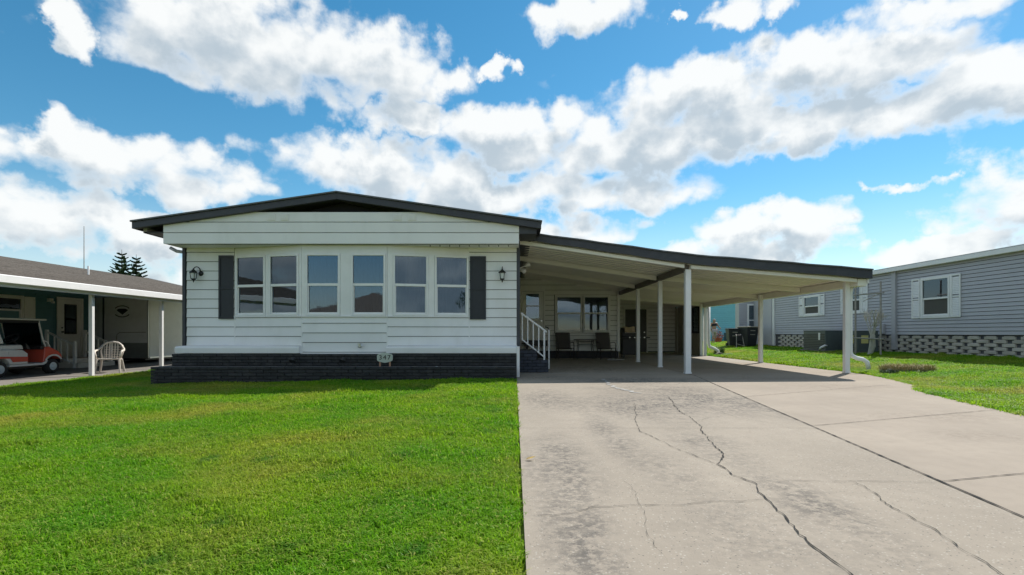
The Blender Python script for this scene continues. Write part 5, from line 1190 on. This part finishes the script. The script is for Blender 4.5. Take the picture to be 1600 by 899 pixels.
# ------------------------------------------------------------------ grass: one uncountable mass
def make_grass():
    tc = bpy.data.collections.new('grass_tufts')
    for k in range(8):
        rr = random.Random(100+k); vs = []; fs = []; tone = []
        for i in range(26):
            a = rr.uniform(0, 6.28); d = 0.055*math.sqrt(rr.random()); b0 = Vector((d*math.cos(a), d*math.sin(a), 0)); a2 = rr.uniform(0, 6.28)
            l = rr.uniform(.028, .068); lean = rr.uniform(.15, 1.0); w = rr.uniform(.0022, .0042); wv = Vector((-math.sin(a2), math.cos(a2), 0))*w; dr_ = Vector((math.cos(a2), math.sin(a2), 0))
            b1 = b0+dr_*l*lean*.45+Vector((0, 0, l*.72)); b2 = b0+dr_*l*lean*1.15+Vector((0, 0, l*(1-.28*lean)))
            o = len(vs); vs += [b0-wv, b0+wv, b1+wv*.9, b1-wv*.9, b2]; fs += [(o, o+1, o+2, o+3), (o+3, o+2, o+4)]; tv = rr.random(); tone += [tv]*5
        me = bpy.data.meshes.new('tuft'); me.from_pydata([tuple(v) for v in vs], [], fs); me.materials.append(GRASS)
        at = me.attributes.new('tone', 'FLOAT', 'POINT'); at.data.foreach_set('value', tone)
        tc.objects.link(bpy.data.objects.new('grass_tuft_%02d' % k, me))
    pts = []; rot = []; scl = []; idx = []; rr = random.Random(9)
    import numpy as np
    def region(x0, x1, y0, y1, dens, s0, s1, test):
        n = int((x1-x0)*(y1-y0)*dens)
        for _ in range(n):
            x, y = rr.uniform(x0, x1), rr.uniform(y0, y1)
            if not test(x, y): continue
            cl = math.sin(x*2.3+1.3*math.sin(y*1.9))*math.sin(y*2.7+1.1*math.sin(x*1.4+2)); s = rr.uniform(s0, s1)
            hz = s*(1+0.22*cl+(0.3 if cl > 0.86 else 0))
            pts.append((x, y, gz(x, y)-0.033)); rot.append((rr.uniform(-.15, .15), rr.uniform(-.15, .15), rr.uniform(0, 6.28))); scl.append((s, s, hz)); idx.append(rr.randrange(8))
    inv = lambda x, y: abs(x) < 1.25*y+0.8
    planter = lambda x, y: not (x > -7.95 and y > 11.25) and x > -11.3 and inv(x, y)
    region(-5.5, 0.0, 1.6, 4.0, 900, 0.75, 1.05, planter)
    region(-9.5, 0.0, 4.0, 7.0, 480, 0.85, 1.25, planter)
    region(-11.3, 0.0, 7.0, 13.5, 330, 1.0, 1.5, planter)
    region(-0.03, 0.035, 1.6, 11.2, 130, 0.5, 0.95, planter)
    region(-11.3, -8.0, 13.5, 22, 150, 1.2, 1.7, lambda x, y: True)
    def edge(y):
        pl = [(-5.2, 7.2), (0, 6.0), (5.4, 6.0), (6.6, 6.3), (8.9, 7.0), (9.9, 7.75), (11.8, 8.45), (12.6, 8.62), (60, 8.62)]
        for (a, b), (c_, d) in zip(pl, pl[1:]):
            if y <= c_: return b+(d-b)*(y-a)/(c_-a)
        return 8.6
    region(6.0, 14.1, 3, 14, 300, 1.0, 1.5, lambda x, y: x > edge(y)-0.01 and inv(x, y))
    region(8.5, 14.1, 14, 28, 170, 1.3, 1.9, lambda x, y: x > edge(y))
    region(8.5, 19, 28, 41.5, 70, 1.8, 2.6, lambda x, y: not (x > 13.1 and 29.9 < y < 30.6) and inv(x, y))
    me = bpy.data.meshes.new('lawn_grass'); me.from_pydata(pts, [], [])
    for nm, dat in (('trot', rot), ('tscl', scl)):
        a = me.attributes.new(nm, 'FLOAT_VECTOR', 'POINT'); a.data.foreach_set('vector', [c for v in dat for c in v])
    a = me.attributes.new('tidx', 'INT', 'POINT'); a.data.foreach_set('value', idx)
    o = bpy.data.objects.new('lawn_grass', me); COL.objects.link(o)
    o['kind'] = 'stuff'; tag(o, 'short mown green lawn grass with drier straw-coloured patches', 'grass')
    ng = bpy.data.node_groups.new('scatter', 'GeometryNodeTree')
    ng.interface.new_socket('Geometry', in_out='INPUT', socket_type='NodeSocketGeometry'); ng.interface.new_socket('Geometry', in_out='OUTPUT', socket_type='NodeSocketGeometry')
    N = ng.nodes.new; L = ng.links.new
    gi, go = N('NodeGroupInput'), N('NodeGroupOutput'); ci = N('GeometryNodeCollectionInfo'); ci.inputs[0].default_value = tc; ci.inputs[1].default_value = True; ci.inputs[2].default_value = True
    ip = N('GeometryNodeInstanceOnPoints'); ip.inputs['Pick Instance'].default_value = True
    def na(nm, ty):
        n = N('GeometryNodeInputNamedAttribute'); n.data_type = ty; n.inputs[0].default_value = nm; return n.outputs[0]
    er = N('FunctionNodeEulerToRotation'); L(na('trot', 'FLOAT_VECTOR'), er.inputs[0])
    L(gi.outputs[0], ip.inputs['Points']); L(ci.outputs[0], ip.inputs['Instance']); L(na('tidx', 'INT'), ip.inputs['Instance Index']); L(er.outputs[0], ip.inputs['Rotation']); L(na('tscl', 'FLOAT_VECTOR'), ip.inputs['Scale'])
    L(ip.outputs[0], go.inputs[0])
    o.modifiers.new('scatter', 'NODES').node_group = ng
    print('grass tufts', len(pts))
make_grass()
